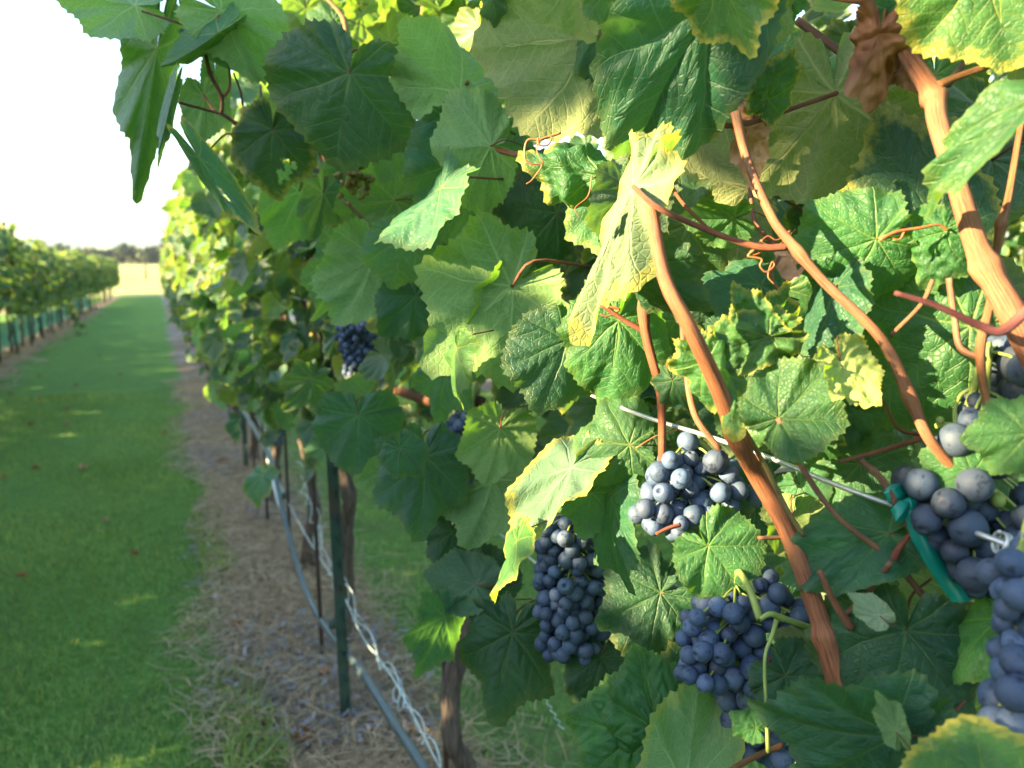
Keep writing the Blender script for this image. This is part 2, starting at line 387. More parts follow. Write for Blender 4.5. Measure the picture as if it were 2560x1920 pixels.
def deform(xy, tt, g, L, w=1.0, cup=.0, fold=0.0, kx=0.0, kx2=None, ky=0.0, wav=.075, puck=.013, crum=0.0, cr=0.0, cr2=None):
    x = xy[:, 0]*w; y = xy[:, 1].copy(); sh_ = g.uniform(-.16, .16); x = x+sh_*y*np.abs(y); x = x*np.where(x > 0, g.uniform(.9, 1.08), g.uniform(.9, 1.08)); th = np.arctan2(xy[:, 0], xy[:, 1]); r = np.hypot(x, y)
    a = np.abs(th); va = np.select([a < .44, a < 1.37, a < 2.2], [0., .87, 1.8], 2.55)
    de = a-va; s = r*np.cos(de); d = r*np.abs(np.sin(de))
    ph = (s-.75*d)/.15+.5*(de > 0); f = ph-np.floor(ph)
    z = puck*np.clip(d/.05, 0, 1)*(np.abs(np.sin(math.pi*(f+.5)))**.6)*np.clip((1-tt)*6, 0, 1)
    z += .028*np.clip(d/.25, 0, 1)*(.6+.4*g.random())                      # blades arch between the main veins
    p = g.uniform(0, 6.28, 8)
    z += wav*(tt**2)*(np.sin(th*3+p[0])+.6*np.sin(th*7+p[1])+.35*np.sin(th*13+p[2]))
    z += cup*x*x+fold*np.abs(x)
    if crum:
        for q_ in range(12):
            fr_ = g.uniform(5, 30); d_ = g.uniform(0, 6.28); wv_ = np.sin((x*math.cos(d_)+y*math.sin(d_))*fr_+g.uniform(0, 6.28)+1.5*np.sin(x*5+q_)+1.5*np.sin(y*6+q_))
            z += crum*.11/fr_*(1-np.abs(wv_)*1.6 if q_ % 3 == 0 else wv_)
    z -= z[0]
    if cr:
        ca = np.radians(np.where(x > 0, cr, cr if cr2 is None else cr2)); z = z*np.cos(ca)-np.abs(x)*np.sin(ca); x = x*np.cos(ca)
    if kx2 is None: kx2 = kx
    for ax_, k in ((0, np.where(x > 0, kx, kx2)), (1, np.full(len(x), ky))):
        c = x if ax_ == 0 else y
        k = np.where(np.abs(k) < 1e-3, 1e-3, k)
        if ax_ == 1: k = np.where(c > 0, k, k*.5)
        an = k*c; nc = np.sin(an)/k; nz = (1-np.cos(an))/k
        nc = nc-z*np.sin(an); z = nz+z*np.cos(an)
        if ax_ == 0: x = nc
        else: y = nc
    return np.stack([x, y, z], 1)*L
TINT = {'n': (1, 1, 1), 'd': (.66, .78, .85), 'b': (.85, 1.08, 1.35), 'l': (1.35, 1.30, 1.0), 'y': (1.5, 1.4, .9), 'Y': (1.9, 1.65, .9), 'p': (1.6, 1.6, 1.75), 'g': (1.15, 1.35, .9), 'o': (1.35, 1.15, .85)}  # leaf tones
def frame(m, nrm):
    m = m/np.linalg.norm(m); nrm = nrm-m*np.dot(m, nrm); nrm = nrm/np.linalg.norm(nrm)
    return np.stack([np.cross(m, nrm), m, nrm], 1)                         # columns x, y, z
def rotv(v, ax, a):
    ax = ax/np.linalg.norm(ax); return v*math.cos(a)+np.cross(ax, v)*math.sin(a)+ax*np.dot(ax, v)*(1-math.cos(a))
nleaf = 0
def put_uv(V, f, rad_seg): pass
def limb(name, pts, rad, parent, col=(1, 1, 1), seg=10, sub=7, bump=.04, mat=None, knots=None):
    """cane, stalk or stem: a tapering tube with uv running round and along it"""
    pts = np.array(pts, float); rad = np.atleast_1d(np.array(rad, float))
    c = catmull(pts, sub); r = np.interp(np.linspace(0, 1, len(c)), np.linspace(0, 1, len(rad)), rad)
    if knots:
        u = np.linspace(0, 1, len(c))
        for kn in knots: r = r*(1+.38*np.exp(-((u-kn)/.022)**2))
    V, f = tube(c, r, seg, raw=True, bump=0)
    n = len(c); cum = np.concatenate([[0], np.cumsum(np.linalg.norm(np.diff(c, axis=0), axis=1))])
    jit = 1+bump*np.sin(np.tile(np.arange(seg)*2.39, n)*3+np.repeat(cum, seg)*25)
    ctr = np.repeat(c, seg, axis=0); V = ctr+(V-ctr)*jit[:, None]
    a = np.arange(seg)/seg; uv = np.stack([np.tile(np.abs(a-.5)*2, n), np.repeat(cum, seg)], 1)
    o = add(name, V, f, mat or M['cane'], parent, uv=uv); o.color = (*col, 1); return o
PINK = (1.02, .82, .85); GRN = (.95, 1.6, 1.1); RED = (1.0, .72, .60); TAN = (1.15, 1.25, 1.3); PURP = (.80, .55, .95); BRN = (.55, .55, .62)
def leaf_at(parent, J, m, nrm, L, tint='n', yel=.3, var=None, lod='hi', holes=(), pet=None, petcol=PINK, mat=None, **k):
    global nleaf; nleaf += 1
    g = np.random.default_rng(1000+nleaf)
    v = nleaf % 8 if var is None else var
    xy, tt, f = flat(v, lod)
    V = deform(xy, tt, g, L, **k)
    if holes:
        nf = []
        for ff in f:
            c = xy[ff].mean(1); ok = np.ones(len(c), bool)
            for (hx_, hy_, hr_) in holes: ok &= np.hypot(c[:, 0]-hx_, (c[:, 1]-hy_)*.8) > hr_*(1+.45*np.sin(np.arctan2(c[:, 1]-hy_, c[:, 0]-hx_)*3+hx_*9)+.2*np.sin(np.arctan2(c[:, 1]-hy_, c[:, 0]-hx_)*7))
            nf.append(ff[ok])
        f = nf
    B = frame(m, nrm); V = V @ B.T
    me = mesh_np('leaf', V, f, mat or M['leaf'], uv=xy, attrs={'edge': tt})
    o = link(bpy.data.objects.new('leaf', me), parent, J)
    t = TINT[tint]; j = g.uniform(.88, 1.12)
    o.color = (t[0]*j*g.uniform(.93, 1.07), t[1]*j, t[2]*j, min(1, yel*g.uniform(.6, 1.3)))
    if pet is None:
        a = J-B[:, 1]*L*.28-B[:, 2]*L*.12+g.normal(0, .002, 3); e = J-B[:, 1]*L*.40-B[:, 2]*L*.15+np.array([.5, .25, -.1])*L*1.1
        pet = [J, a, e]
    if pet: limb('petiole', pet, [L*.015, L*.013, L*.014], o, petcol, seg=6, sub=4)
    return o
def hero(parent, jx, jy, a, L, side='T', o=0, q=0, p=0, D=None, tint='n', yel=.10, **k):
    """one leaf: junction with its stalk at (jx, jy), midrib pointing a degrees, L long in the photograph; its own real distance and size"""
    if D is None:
        if jx > 1250: D = min(max(125/L, dX(jx, .21, jy)), dX(jx, .30, jy))
        else: D = min(max(125/L, .50), dX(jx, .33, jy) if jx > 700 else .9)
    D = D+o*.018
    J = P(jx, jy, D); d = ray(jx, jy); d = d/np.linalg.norm(d)
    rr = np.cross(d, cu); rr /= np.linalg.norm(rr); uu = np.cross(rr, d)
    A = R(a); m = rr*math.cos(A)-uu*math.sin(A)
    Lm = L/F*D*np.linalg.norm(ray(jx, jy))/math.cos(R(p))
    n = -d if side == 'T' else d
    # pitch: tip towards the viewer (+); roll about the midrib
    m2 = m*math.cos(R(p))-d*math.sin(R(p)); n2 = rotv(n, np.cross(m, -d), -R(p)) if p else n
    n2 = rotv(n2, m2, R(q))
    gg = np.random.default_rng(int(jx*7+jy)); k.setdefault('w', gg.uniform(.80, .95)); 
    if k.get('kx') is None and 'fold' not in k: k['kx'] = -gg.uniform(.1, 1.1); k['kx2'] = -gg.uniform(.1, 1.1)
    if 'ky' not in k: k['ky'] = -gg.uniform(-.1, .7)
    return leaf_at(parent, J, m2, n2, Lm, tint, yel, **k)

# ------------------------------------------------------------------ mass of leaves as one mesh
def mass(n, pos, nrm, size, g, lod='lo', tints=None, yel=None):
    Vs, uvs, eds, tin, Fq, Ft = [], [], [], [], [], []; base = 0
    for v in range(6):
        idx = np.arange(n) % 6 == v; k = idx.sum()
        if not k: continue
        xy, tt, f = flat(v, lod)
        V0 = deform(xy, tt, g, 1.0, cup=.12, fold=.12, kx=.5, ky=.9 if v % 2 else .3, wav=.06)
        pp, nn, ss = pos[idx], nrm[idx], size[idx]
        nn = nn/np.linalg.norm(nn, axis=1)[:, None]
        m = np.stack([g.normal(0, .45, k), g.normal(0, .45, k), -np.ones(k)], 1)
        m -= nn*(m*nn).sum(1)[:, None]; m /= np.linalg.norm(m, axis=1)[:, None]
        x = np.cross(m, nn)
        B = np.stack([x, m, nn], 2)
        V = np.einsum('vj,kij->kvi', V0, B)*ss[:, None, None]+pp[:, None, :]
        nv = len(xy); off = base+np.arange(k)*nv
        Fq.append((f[0][None]+off[:, None, None]).reshape(-1, 4)); Ft.append((f[1][None]+off[:, None, None]).reshape(-1, 3))
        Vs.append(V.reshape(-1, 3)); uvs.append(np.tile(xy, (k, 1))); eds.append(np.tile(tt, k))
        b = g.uniform(.65, 1.35, k); yy = (g.random(k) < .07)*1.0; t = np.stack([b*g.uniform(.85, 1.3, k)*(1+1.8*yy), b*(1+.8*yy), b*g.uniform(.8, 1.25, k), g.uniform(.1, .8, k) if yel is None else np.full(k, yel)], 1)  # yy: a few leaves tinted yellow, painting in backlight
        tin.append(np.repeat(t, nv, axis=0)); base += nv*k
    return np.concatenate(Vs), [np.concatenate(Fq), np.concatenate(Ft)], dict(uv=np.concatenate(uvs), attrs={'edge': np.concatenate(eds), 'tint': np.concatenate(tin)})
def canopy_points(n, g, zlo=.60, zhi=1.42, hw=.17, hy=.55, face=-1):
    """leaf places round one vine (vine at the origin, row along y)"""
    k = g.random(n); y = g.uniform(-hy, hy, n); z = zlo+(zhi-zlo)*g.beta(1.25, 1.15, n)
    x = np.where(k < .5, face*(hw+g.normal(0, .035, n)), np.where(k < .68, -face*(hw+g.normal(0, .035, n)), g.uniform(-hw, hw, n)))
    bul = .05*np.sin(y*7+z*5+g.uniform(0, 6))+.03*np.sin(z*17); x += np.sign(x)*bul
    top = k > .88; z[top] = zhi+g.normal(0, .05, top.sum()); 
    z += .07*np.sin(y*6+g.uniform(0, 6))*(z > (zlo+zhi)/2)
    low = g.random(n) < .05; z[low] = zlo-g.uniform(0, .12, low.sum())
    nr = np.stack([np.sign(x)*1.0+g.normal(0, .45, n), g.normal(0, .65, n)-.1, .55+g.normal(0, .45, n)], 1)
    return np.stack([x, y, z], 1), nr

# =================================================================== THE SETTING
ys = np.concatenate([np.linspace(-4, 38, 43), [40, 45, 55, 75, 110, 160, 230, 300, 500, 1000, 2200, 6000]])
xs = np.concatenate([[-4000, -1500, -500, -200, -80, -30, -12], np.linspace(-6, 6, 25), [12, 30, 80, 200, 500, 1500, 4000]])
XX, YY = np.meshgrid(xs, ys, indexing='ij'); ZZ = np.vectorize(gz)(YY)
i, j = np.meshgrid(np.arange(len(xs)-1), np.arange(len(ys)-1), indexing='ij'); i = i.ravel(); j = j.ravel(); n_ = len(ys)
gf = np.stack([i*n_+j, (i+1)*n_+j, (i+1)*n_+j+1, i*n_+j+1], 1)
tag(add('ground', np.stack([XX.ravel(), YY.ravel(), ZZ.ravel()], 1), [gf], M['ground'], loc=(0, 0, 0)), 'green grass alley between vine rows running to a sunlit hayfield', 'ground', kind='structure')
# hills on the horizon
hx = np.linspace(-2600, 2600, 120); hv = []; 
for k, (yy, s_) in enumerate(((2300, 0), (2700, .75), (3100, 1.0), (3600, .6))):
    h = -8+s_*(29+5*np.sin(hx/310+k)+3*np.sin(hx/131+2)+2*np.sin(hx/57+k)); hv.append(np.stack([hx, np.full_like(hx, yy), h], 1))
V = np.concatenate(hv); i, j = np.meshgrid(np.arange(3), np.arange(119), indexing='ij'); i = i.ravel(); j = j.ravel()
tag(add('hills', V, [np.stack([i*120+j, i*120+j+1, (i+1)*120+j+1, (i+1)*120+j], 1)], M['hill'], loc=(0, 2900, -8)), 'low blue hazy hills along the horizon', 'hills', kind='structure')
# far wood at the field's end
g = np.random.default_rng(5); pv = []
for k in range(130):
    cx = -95+k*1.15+g.uniform(-1, 1); cy = 292+g.uniform(-8, 22); h = g.uniform(3.4, 5.6)*(1.12 if k % 9 < 4 else .85); r = g.uniform(2.0, 3.6)
    for c in range(4):
        cc = np.array([cx+g.uniform(-1.5, 1.5), cy+g.uniform(-1.5, 1.5), gz(cy)+h*g.uniform(.35, .78)]); m_ = 70
        d = g.normal(0, 1, (m_, 3)); d /= np.linalg.norm(d, axis=1)[:, None]; pv.append(cc+d*np.array([r, r, h*.26])*g.uniform(.6, 1.05, (m_, 1)))
pv = np.concatenate(pv); m_ = len(pv); a = g.normal(0, .38, (m_, 3)); b = g.normal(0, .38, (m_, 3))
V = np.stack([pv-a-b, pv+a-b, pv+a+b, pv-a+b], 1).reshape(-1, 3)
tag(add('far_wood', V, [np.arange(m_*4).reshape(-1, 4)], M['wood'], smooth=False), 'low dark wood along the far edge of the hayfield', 'wood', kind='stuff')

q = N('haze_air'); q.m.node_tree.nodes.remove(q.o); q.o = q.n('ShaderNodeOutputMaterial'); pv_ = q.n('ShaderNodeVolumePrincipled')
pv_.inputs['Color'].default_value = (.50, .60, .72, 1); pv_.inputs['Density'].default_value = .0002; pv_.inputs['Anisotropy'].default_value = .3
q.l(pv_.outputs[0], q.o.inputs['Volume'])
V, f = box((-4200, -30, -10), (4200, 6200, 26)); tag(add('haze', V, f, q.m, None, loc=(0, 0, 0), smooth=False), 'pale evening haze over the distant field and hills', 'haze', kind='stuff')

def blades(n, xlo, xhi, ylo, yhi, h, wd, g, mat, name, keep=None, lay=0.25):
    x = g.uniform(xlo, xhi, n); y = ylo+(yhi-ylo)*g.random(n)**1.7
    if keep is not None: m = keep(x, y); x, y = x[m], y[m]
    n = len(x); z = -SL*y; hh = h*g.uniform(.5, 1.25, n)*(1+.5*np.sin(x*5+y*2)*np.sin(y*3.1+1)); a = g.uniform(0, 6.28, n)
    wv = np.stack([np.cos(a), np.sin(a), 0*a], 1)*wd*g.uniform(.7, 1.3, n)[:, None]
    le = np.stack([g.normal(0, lay, n), g.normal(0, lay, n), np.ones(n)], 1); le /= np.linalg.norm(le, axis=1)[:, None]
    p = np.stack([x, y, z-.003], 1); c = p+le*hh[:, None]*.55
    dr = np.stack([g.normal(0, .6, n), g.normal(0, .6, n), g.uniform(.1, .9, n)], 1); t = c+dr/np.linalg.norm(dr, axis=1)[:, None]*hh[:, None]*.5
    V = np.stack([p-wv, p+wv, c-wv*.8, c+wv*.8, t], 1).reshape(-1, 3); k = np.arange(n)[:, None]*5
    o = add(name, V, [k+np.array([[0, 1, 3, 2]]), k+np.array([[2, 3, 4]])], mat, loc=(0, 0, 0), attrs={'tint': np.repeat(np.clip(g.random(n)*.7+.3*np.sin(x*4.1+1.3*np.sin(y*2.2))*np.sin(y*3.3+x)+.15, 0, 1), 5)}, smooth=False)
    return o
g = np.random.default_rng(11)
edge = lambda y: .13+.07*np.sin(y*2.1+.6)+.05*np.sin(y*5.3)
tag(blades(90000, -1.7, .30, .7, 7.5, .030, .0017, g, M['blade'], 'grass', lambda x, y: (x < edge(y)+g.normal(0, .03, len(x))) & (x > -1.55+.1*np.sin(y*3))), 'short green grass on the alley floor', 'grass', kind='stuff')
tag(blades(60000, .48, 2.6, .9, 6.0, .035, .0018, g, M['blade'], 'grass', lambda x, y: g.random(len(x)) < np.clip((x-.55)*1.6, .10, 1)), 'patchy grass behind the vines, seen under the leaves', 'grass', kind='stuff')
tag(blades(1800, .06, .17, 1.5, 3.6, .060, .0022, g, M['blade'], 'tall_grass', lambda x, y: np.sin(y*4.3+1.0) > -.2), 'taller grass tufts along the mulch edge', 'grass', kind='stuff')
def litter(n, xlo, xhi, ylo, yhi, ln, wd, g, mat, name, keep=None):
    x = g.normal((xlo+xhi)/2, (xhi-xlo)/3.2, n); y = ylo+(yhi-ylo)*g.random(n)**1.6
    if keep is not None: m = keep(x, y); x, y = x[m], y[m]
    n = len(x); a = g.uniform(0, 6.28, n); l = ln*g.uniform(.4, 1.4, n)
    d = np.stack([np.cos(a), np.sin(a), g.normal(.03, .16, n)], 1); s = np.stack([-np.sin(a), np.cos(a), g.normal(0, .4, n)], 1)*wd*g.uniform(.6, 1.4, n)[:, None]
    p = np.stack([x, y, -SL*y+.006+g.exponential(.010, n)], 1); bow = np.stack([g.normal(0, .3, n), g.normal(0, .3, n), g.uniform(-.1, .3, n)], 1)*l[:, None]
    V = np.stack([p-d*l[:, None]-s, p-d*l[:, None]+s, p+bow*.5-s, p+bow*.5+s, p+d*l[:, None]-s*.6, p+d*l[:, None]+s*.6], 1).reshape(-1, 3)
    k = np.arange(n)[:, None]*6
    return add(name, V, [np.concatenate([k+np.array([[0, 1, 3, 2]]), k+np.array([[2, 3, 5, 4]])])], mat, loc=(0, 0, 0), attrs={'tint': np.repeat(g.random(n), 6)}, smooth=False)
tag(litter(38000, .06, .50, .85, 8.0, .042, .0009, g, M['straw'], 'straw', lambda x, y: x > edge(y)-.10), 'dry straw lying on the strip under the vines', 'straw', kind='stuff')
stk = lambda x, y: x > edge(y)-.10+rng.exponential(.03, len(x))*-1
patch = lambda x, y: (np.sin(x*7+y*3.1)+np.sin(y*4.7-x*3)) > .35
tag(litter(15000, .12, .48, .85, 6.0, .011, .0028, g, M['chip'], 'mulch', patch), 'grey weathered mulch under the vines', 'mulch', kind='stuff')
tag(litter(7000, -2.1, -1.45, 8, 24, .06, .003, g, M['straw'], 'straw'), 'dry straw under the left-hand vine row', 'straw', kind='stuff')

# =================================================================== VINES
def trunk(parent, base, top, r0, r1, g, name='trunk'):
    base = np.array(base, float); top = np.array(top, float); n = 12; t = np.linspace(0, 1, n)[:, None]
    pts = base*(1-t)+top*t+g.normal(0, .010, (n, 3))*np.sin(t*math.pi)
    rr = r0+(r1-r0)*t[:, 0]; rr[0] *= 1.5; rr[1] *= 1.15
    V, f = tube(pts, rr*g.uniform(.85, 1.2, n), 10, 4, bump=.13)
    return add(name, V, f, M['bark'], parent)

SPH = []
def sphere_mesh(k):
    g = np.random.default_rng(k); nu, nv = 26, 16
    V = [[0, 0, 1]]
    for a in range(1, nv):
        for b in range(nu):
            t = math.pi*a/nv; f = 2*math.pi*b/nu; V.append([math.sin(t)*math.cos(f), math.sin(t)*math.sin(f), math.cos(t)])
    V.append([0, 0, -1]); V = np.array(V)
    V[:, 2] *= g.uniform(.97, 1.08)
    dm = g.normal(0, 1, (2, 3)); dm /= np.linalg.norm(dm, axis=1)[:, None]
    for d in dm[:1 + k % 2]:
        c = V @ d; V -= np.outer(np.exp(-((1-c)/.10))*.07*(k % 3 > 0), d)
    V[:, 2] -= np.exp(-((1-V[:, 2])/.02))*.018
    q = [];
    for a in range(nv-2):
        for b in range(nu): q.append([1+a*nu+b, 1+(a+1)*nu+b, 1+(a+1)*nu+(b+1) % nu, 1+a*nu+(b+1) % nu])
    l = 1+(nv-2)*nu; t = [[0, 1+b, 1+(b+1) % nu] for b in range(nu)]+[[len(V)-1, l+(b+1) % nu, l+b] for b in range(nu)]
    return mesh_np('grape', V, [np.array(q), np.array(t)], M['grape'])
SPH = [sphere_mesh(k) for k in range(6)]
def bunch(parent, pts, rad, stem_to=None, g=None, name='grape_bunch', col=(1, 1, 1)):
    """one bunch: its stalk is the part, every grape a sub-part"""
    g = g or np.random.default_rng(len(pts)); pts = np.array(pts); ctr = pts.mean(0)
    order = pts[np.argsort(-pts[:, 2])]; topz = order[0][2]; lowz = order[-1][2]
    ax0 = np.array([ctr[0], ctr[1], topz])+cf*.004; ax1 = np.array([ctr[0], ctr[1], lowz+.25*(topz-lowz)])+cf*.004
    b = Bag(); 
    if stem_to is None: stem_to = ax0+np.array([.01, .005, .03])
    V, f = tube([stem_to, (stem_to+ax0)/2+np.array([0, 0, .006]), ax0, ax1], [.0022, .002, .0018, .001], 6, 5); b.put(V, f)
    for p in pts:
        t = np.clip((p[2]-ax1[2])/(ax0[2]-ax1[2]+1e-6)+.15, 0, 1); s = ax1+(ax0-ax1)*t
        V, f = tube([s, (s+p)/2+np.array([0, 0, .002]), p], [.0008]*3, 4, 2); b.put(V, f)
    st = b.build(name, M['stalk'], parent, loc=ctr)
    for k, p in enumerate(pts):
        o = bpy.data.objects.new('grape', SPH[k % 6]); r = rad[k] if hasattr(rad, '__len__') else rad*g.uniform(.82, 1.10)
        link(o, st, p); o.scale = (r, r, r); o.color = (*col, 1)
        d = Vector(p-ctr+g.normal(0, .35, 3)*r*2+np.array([-.3, -.3, -.2])*r); o.rotation_euler = d.to_track_quat('Z', 'Y').to_euler()
    return st
def grapes_mass(parent, pts, r, g):
    me = SPH[0]; n = len(me.vertices); v = np.zeros(n*3); me.vertices.foreach_get('co', v); v = v.reshape(-1, 3)
    q = np.array([list(p.vertices) for p in me.polygons if len(p.vertices) == 4]); t = np.array([list(p.vertices) for p in me.polygons if len(p.vertices) == 3])
    b = Bag()
    for p in pts:
        d = g.normal(0, 1, 3); d /= np.linalg.norm(d); x = np.cross(d, [.3, .5, .7]); x /= np.linalg.norm(x); B = np.stack([x, np.cross(d, x), d], 1)
        b.put((v @ B.T)*r*g.uniform(.85, 1.08)+p, [q, t])
    return tag(b.build('grapes', M['grape'], parent), kind='stuff')
def pack(c, h, w, r, n, g, taper=.55):
    """grape centres of a hanging bunch: relaxed so that grapes touch but do not sink into each other"""
    z = g.uniform(0, 1, n)**.9; a = g.uniform(0, 6.28, n); rr = w*(1-taper*z)*np.sqrt(g.uniform(.25, 1, n))
    p = np.stack([rr*np.cos(a), rr*np.sin(a), -z*h], 1)
    for it in range(60):
        d = p[:, None]-p[None]; L = np.linalg.norm(d, axis=2)+np.eye(n)*9; ov = np.clip(2*r*.88-L, 0, None)
        p += (d/L[..., None]*ov[..., None]*.35).sum(1); p[:, :2] *= .997
    return p+np.array(c)

# ---- the two nearest vines: every leaf placed
zA = gz(.35)
VA = empty('grapevine', (.46, .20, zA), 'large grapevine filling the right foreground with sunlit canes and big black grapes', 'grapevine')
VB = empty('grapevine', (.345, 1.06, gz(1.06)), 'grapevine behind the first, with a shoot reaching out against the white sky', 'grapevine')
def H(*a, **k): return hero(VB if a[0] < 1250 else VA, *a, **k)
# top-left shoot against the sky
H(338, 12, 178, 140, 'U', D=.72, tint='p', w=.75, q=10, pet=False, cr=-25, wav=.1)
H(392, 122, 98, 325, 'T', D=.75, tint='g', w=.62, cr=50, cr2=62, ky=-.2, kx=-.3, pet=False, var=4, wav=.16)
H(546, 82, 138, 200, 'T', D=.69, tint='p', w=.75, cr=66, cr2=62, q=-10, ky=-1.0, pet=False, wav=.12)
H(432, 236, 103, 150, 'T', D=.68, tint='p', w=.8, cr=70, cr2=74, ky=.3, pet=False, wav=.14)
H(508, 240, 80, 96, 'U', D=.77, tint='g', q=10, w=.72, pet=False)
H(538, 178, 88, 95, 'U', D=.80, tint='g', w=.7, cr=-50, pet=False)
H(552, 26, 22, 190, 'U', D=.70, tint='g', q=-10, w=.62, cr=-20, pet=False, var=1)
H(536, 126, 14, 205, 'T', D=.725, tint='b', w=.75, cr=66, cr2=62, pet=False, wav=.14)
H(496, 392, 54, 190, 'T', D=.66, tint='p', w=.75, cr=64, cr2=56, ky=.9, crum=.8, yel=1, pet=False, wav=.15, holes=[(.1, .5, .07)])
H(682, 326, 97, 165, 'T', D=.74, tint='d', q=8, yel=.5, cup=-.2, w=.9, holes=[(-.25,.45,.09),(-.15,.62,.07)])
H(688, 278, 165, 62, 'U', D=.85, tint='y')
# upper left of the wall
H(875, 183, 103, 222, 'T', D=.66, tint='d', q=6, cup=-.25, fold=-.12, ky=-.35, w=1.12, var=1, holes=[(-.42,-.05,.04)])
H(1150, 231, -128, 195, 'U', D=.68, tint='g', q=12, kx=.3, kx2=1.8, var=1)
H(1478, 92, 176, 275, 'U', D=.60, tint='o', q=0, w=1.1, ky=.25, var=3)
H(1200, 372, 112, 235, 'T', D=.70, tint='b', q=-28, w=.95, ky=-.4, var=1)
H(1226, 365, 176, 135, 'U', D=.64, tint='g', q=10, w=1.5, p=10, fold=.3, var=1)
H(1102, 470, 124, 205, 'T', D=.62, tint='p', q=66, w=.8, ky=.4)
H(988, 343, 108, 108, 'U', D=.84, tint='g')
H(748, 478, 108, 140, 'U', D=1.0, tint='g', q=-14)
H(808, 482, 100, 112, 'T', D=.95, tint='p', q=-20, fold=.3)
H(988, 500, 168, 140, 'U', D=.92, tint='g')
H(1182, 494, 142, 165, 'U', D=.80, tint='g', ky=-.6)
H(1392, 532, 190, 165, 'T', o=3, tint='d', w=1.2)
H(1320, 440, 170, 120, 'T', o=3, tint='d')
# lit leaves along the top
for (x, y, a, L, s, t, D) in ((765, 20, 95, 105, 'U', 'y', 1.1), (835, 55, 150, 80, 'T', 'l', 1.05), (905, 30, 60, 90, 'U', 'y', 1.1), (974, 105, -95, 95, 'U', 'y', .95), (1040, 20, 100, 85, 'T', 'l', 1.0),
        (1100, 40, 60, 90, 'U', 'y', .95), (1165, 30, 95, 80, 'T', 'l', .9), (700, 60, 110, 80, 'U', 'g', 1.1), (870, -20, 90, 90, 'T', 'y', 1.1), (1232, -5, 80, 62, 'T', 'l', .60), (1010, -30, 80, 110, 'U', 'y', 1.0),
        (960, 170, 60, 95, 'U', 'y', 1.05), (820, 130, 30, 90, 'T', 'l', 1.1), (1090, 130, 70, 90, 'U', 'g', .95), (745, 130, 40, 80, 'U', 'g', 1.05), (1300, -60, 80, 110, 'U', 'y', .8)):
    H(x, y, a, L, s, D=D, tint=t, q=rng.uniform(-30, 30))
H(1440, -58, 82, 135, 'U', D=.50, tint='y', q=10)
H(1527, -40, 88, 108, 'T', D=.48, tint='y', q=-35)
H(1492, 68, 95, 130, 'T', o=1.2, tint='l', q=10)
# the big teal leaf and its neighbours
H(1775, 22, 126, 440, 'T', D=.40, tint='b', q=-6, w=.56, ky=-.55, fold=-.10, var=5, puck=.018, crum=.2)
H(1778, 70, 84, 245, 'T', D=.425, tint='b', q=-12, w=.42, crum=.7, var=5, yel=.6)
H(1800, -60, 66, 185, 'T', D=.37, tint='Y', q=30, w=.8, yel=1, fold=.2, ky=.3)
H(1502, 440, 196, 215, 'T', D=.50, tint='g', q=10, kx=-3.4, kx2=-3.0, crum=1.6, w=.85, yel=.5, ky=-.3)
H(1583, 466, 119, 400, 'U', D=.40, tint='n', q=52, w=.40, ky=.35, fold=.35, yel=.7, var=2, pet=False, holes=[(.1,.25,.06)])
H(1592, 462, 2, 92, 'T', D=.44, tint='g', q=20)
H(1588, 478, 108, 180, 'U', D=.46, tint='d', q=-20)
H(1869, 470, 200, 225, 'U', o=2.2, tint='o', w=1.1, D=.53)
H(2087, 233, 86, 318, 'U', D=.46, tint='o', w=.86, ky=.25, var=2, puck=.018, pet=False)
H(2190, 598, 162, 195, 'T', D=.40, tint='g', q=-8, w=.95, ky=-.4, puck=.016)
H(2362, 578, 118, 130, 'T', D=.385, tint='g', q=10, cup=-.5, ky=-.7, crum=1.4, w=.95)
H(2338, 560, -118, 275, 'T', D=.44, tint='d', q=10, yel=.7)
H(2590, 240, 147, 335, 'T', D=.30, tint='l', q=52, w=.36, ky=-.6, kx=-.4)
H(2475, -90, 82, 200, 'T', D=.33, tint='Y', q=-10, w=1.15, yel=.8)
H(2292, -45, 100, 170, 'T', D=.37, tint='b', q=15, ky=-.4)
H(1898, -20, 96, 140, 'U', D=.42, tint='y', q=-30)
H(1958, -10, 75, 75, 'T', D=.43, tint='g', q=20, crum=1)
H(1920, 250, -60, 110, 'T', D=.43, tint='g', crum=1.5, yel=1, q=30, w=.7)
H(2480, 400, 150, 200, 'U', o=3.5, D=.40, tint='d')
H(1835, 545, 176, 120, 'T', D=.45, tint='g', q=-38, kx=1)
H(1600, 655, 42, 195, 'T', D=.43, tint='d', q=30, w=.85)
H(1900, 714, 190, 150, 'T', D=.45, tint='b', q=40)
# crumpled sunlit leaf in the middle
H(1922, 842, 164, 205, 'T', D=.385, tint='y', crum=2.4, yel=.8, w=.55, ky=-.5, kx=-1.0, kx2=-.5, holes=[(.1,.75,.06),(-.12,.6,.05)], pet=False)
H(1905, 830, 232, 130, 'T', D=.39, tint='g', crum=2.4, yel=1, w=.5, pet=False)
H(1760, 905, 57, 195, 'T', D=.392, tint='y', crum=1.5, kx=-3.2, kx2=-3, w=.6, yel=.9, pet=False)
H(1925, 838, 38, 115, 'T', D=.388, tint='y', crum=2.4, w=.35, yel=.8, kx=-2, kx2=-2, pet=False)
H(1932, 822, -68, 115, 'T', D=.41, tint='g', q=40, crum=1, yel=1, w=.8)
H(1946, 1046, -44, 178, 'T', D=.38, tint='l', q=-8, w=.9, fold=.15)
H(2100, 902, 62, 135, 'U', D=.37, tint='Y', q=-30, w=.75, crum=2, yel=.6)
H(2425, 815, 142, 290, 'T', D=.40, tint='l', w=1.0, q=-5, var=1)
H(2352, 702, 165, 215, 'U', D=.43, tint='o', q=10)
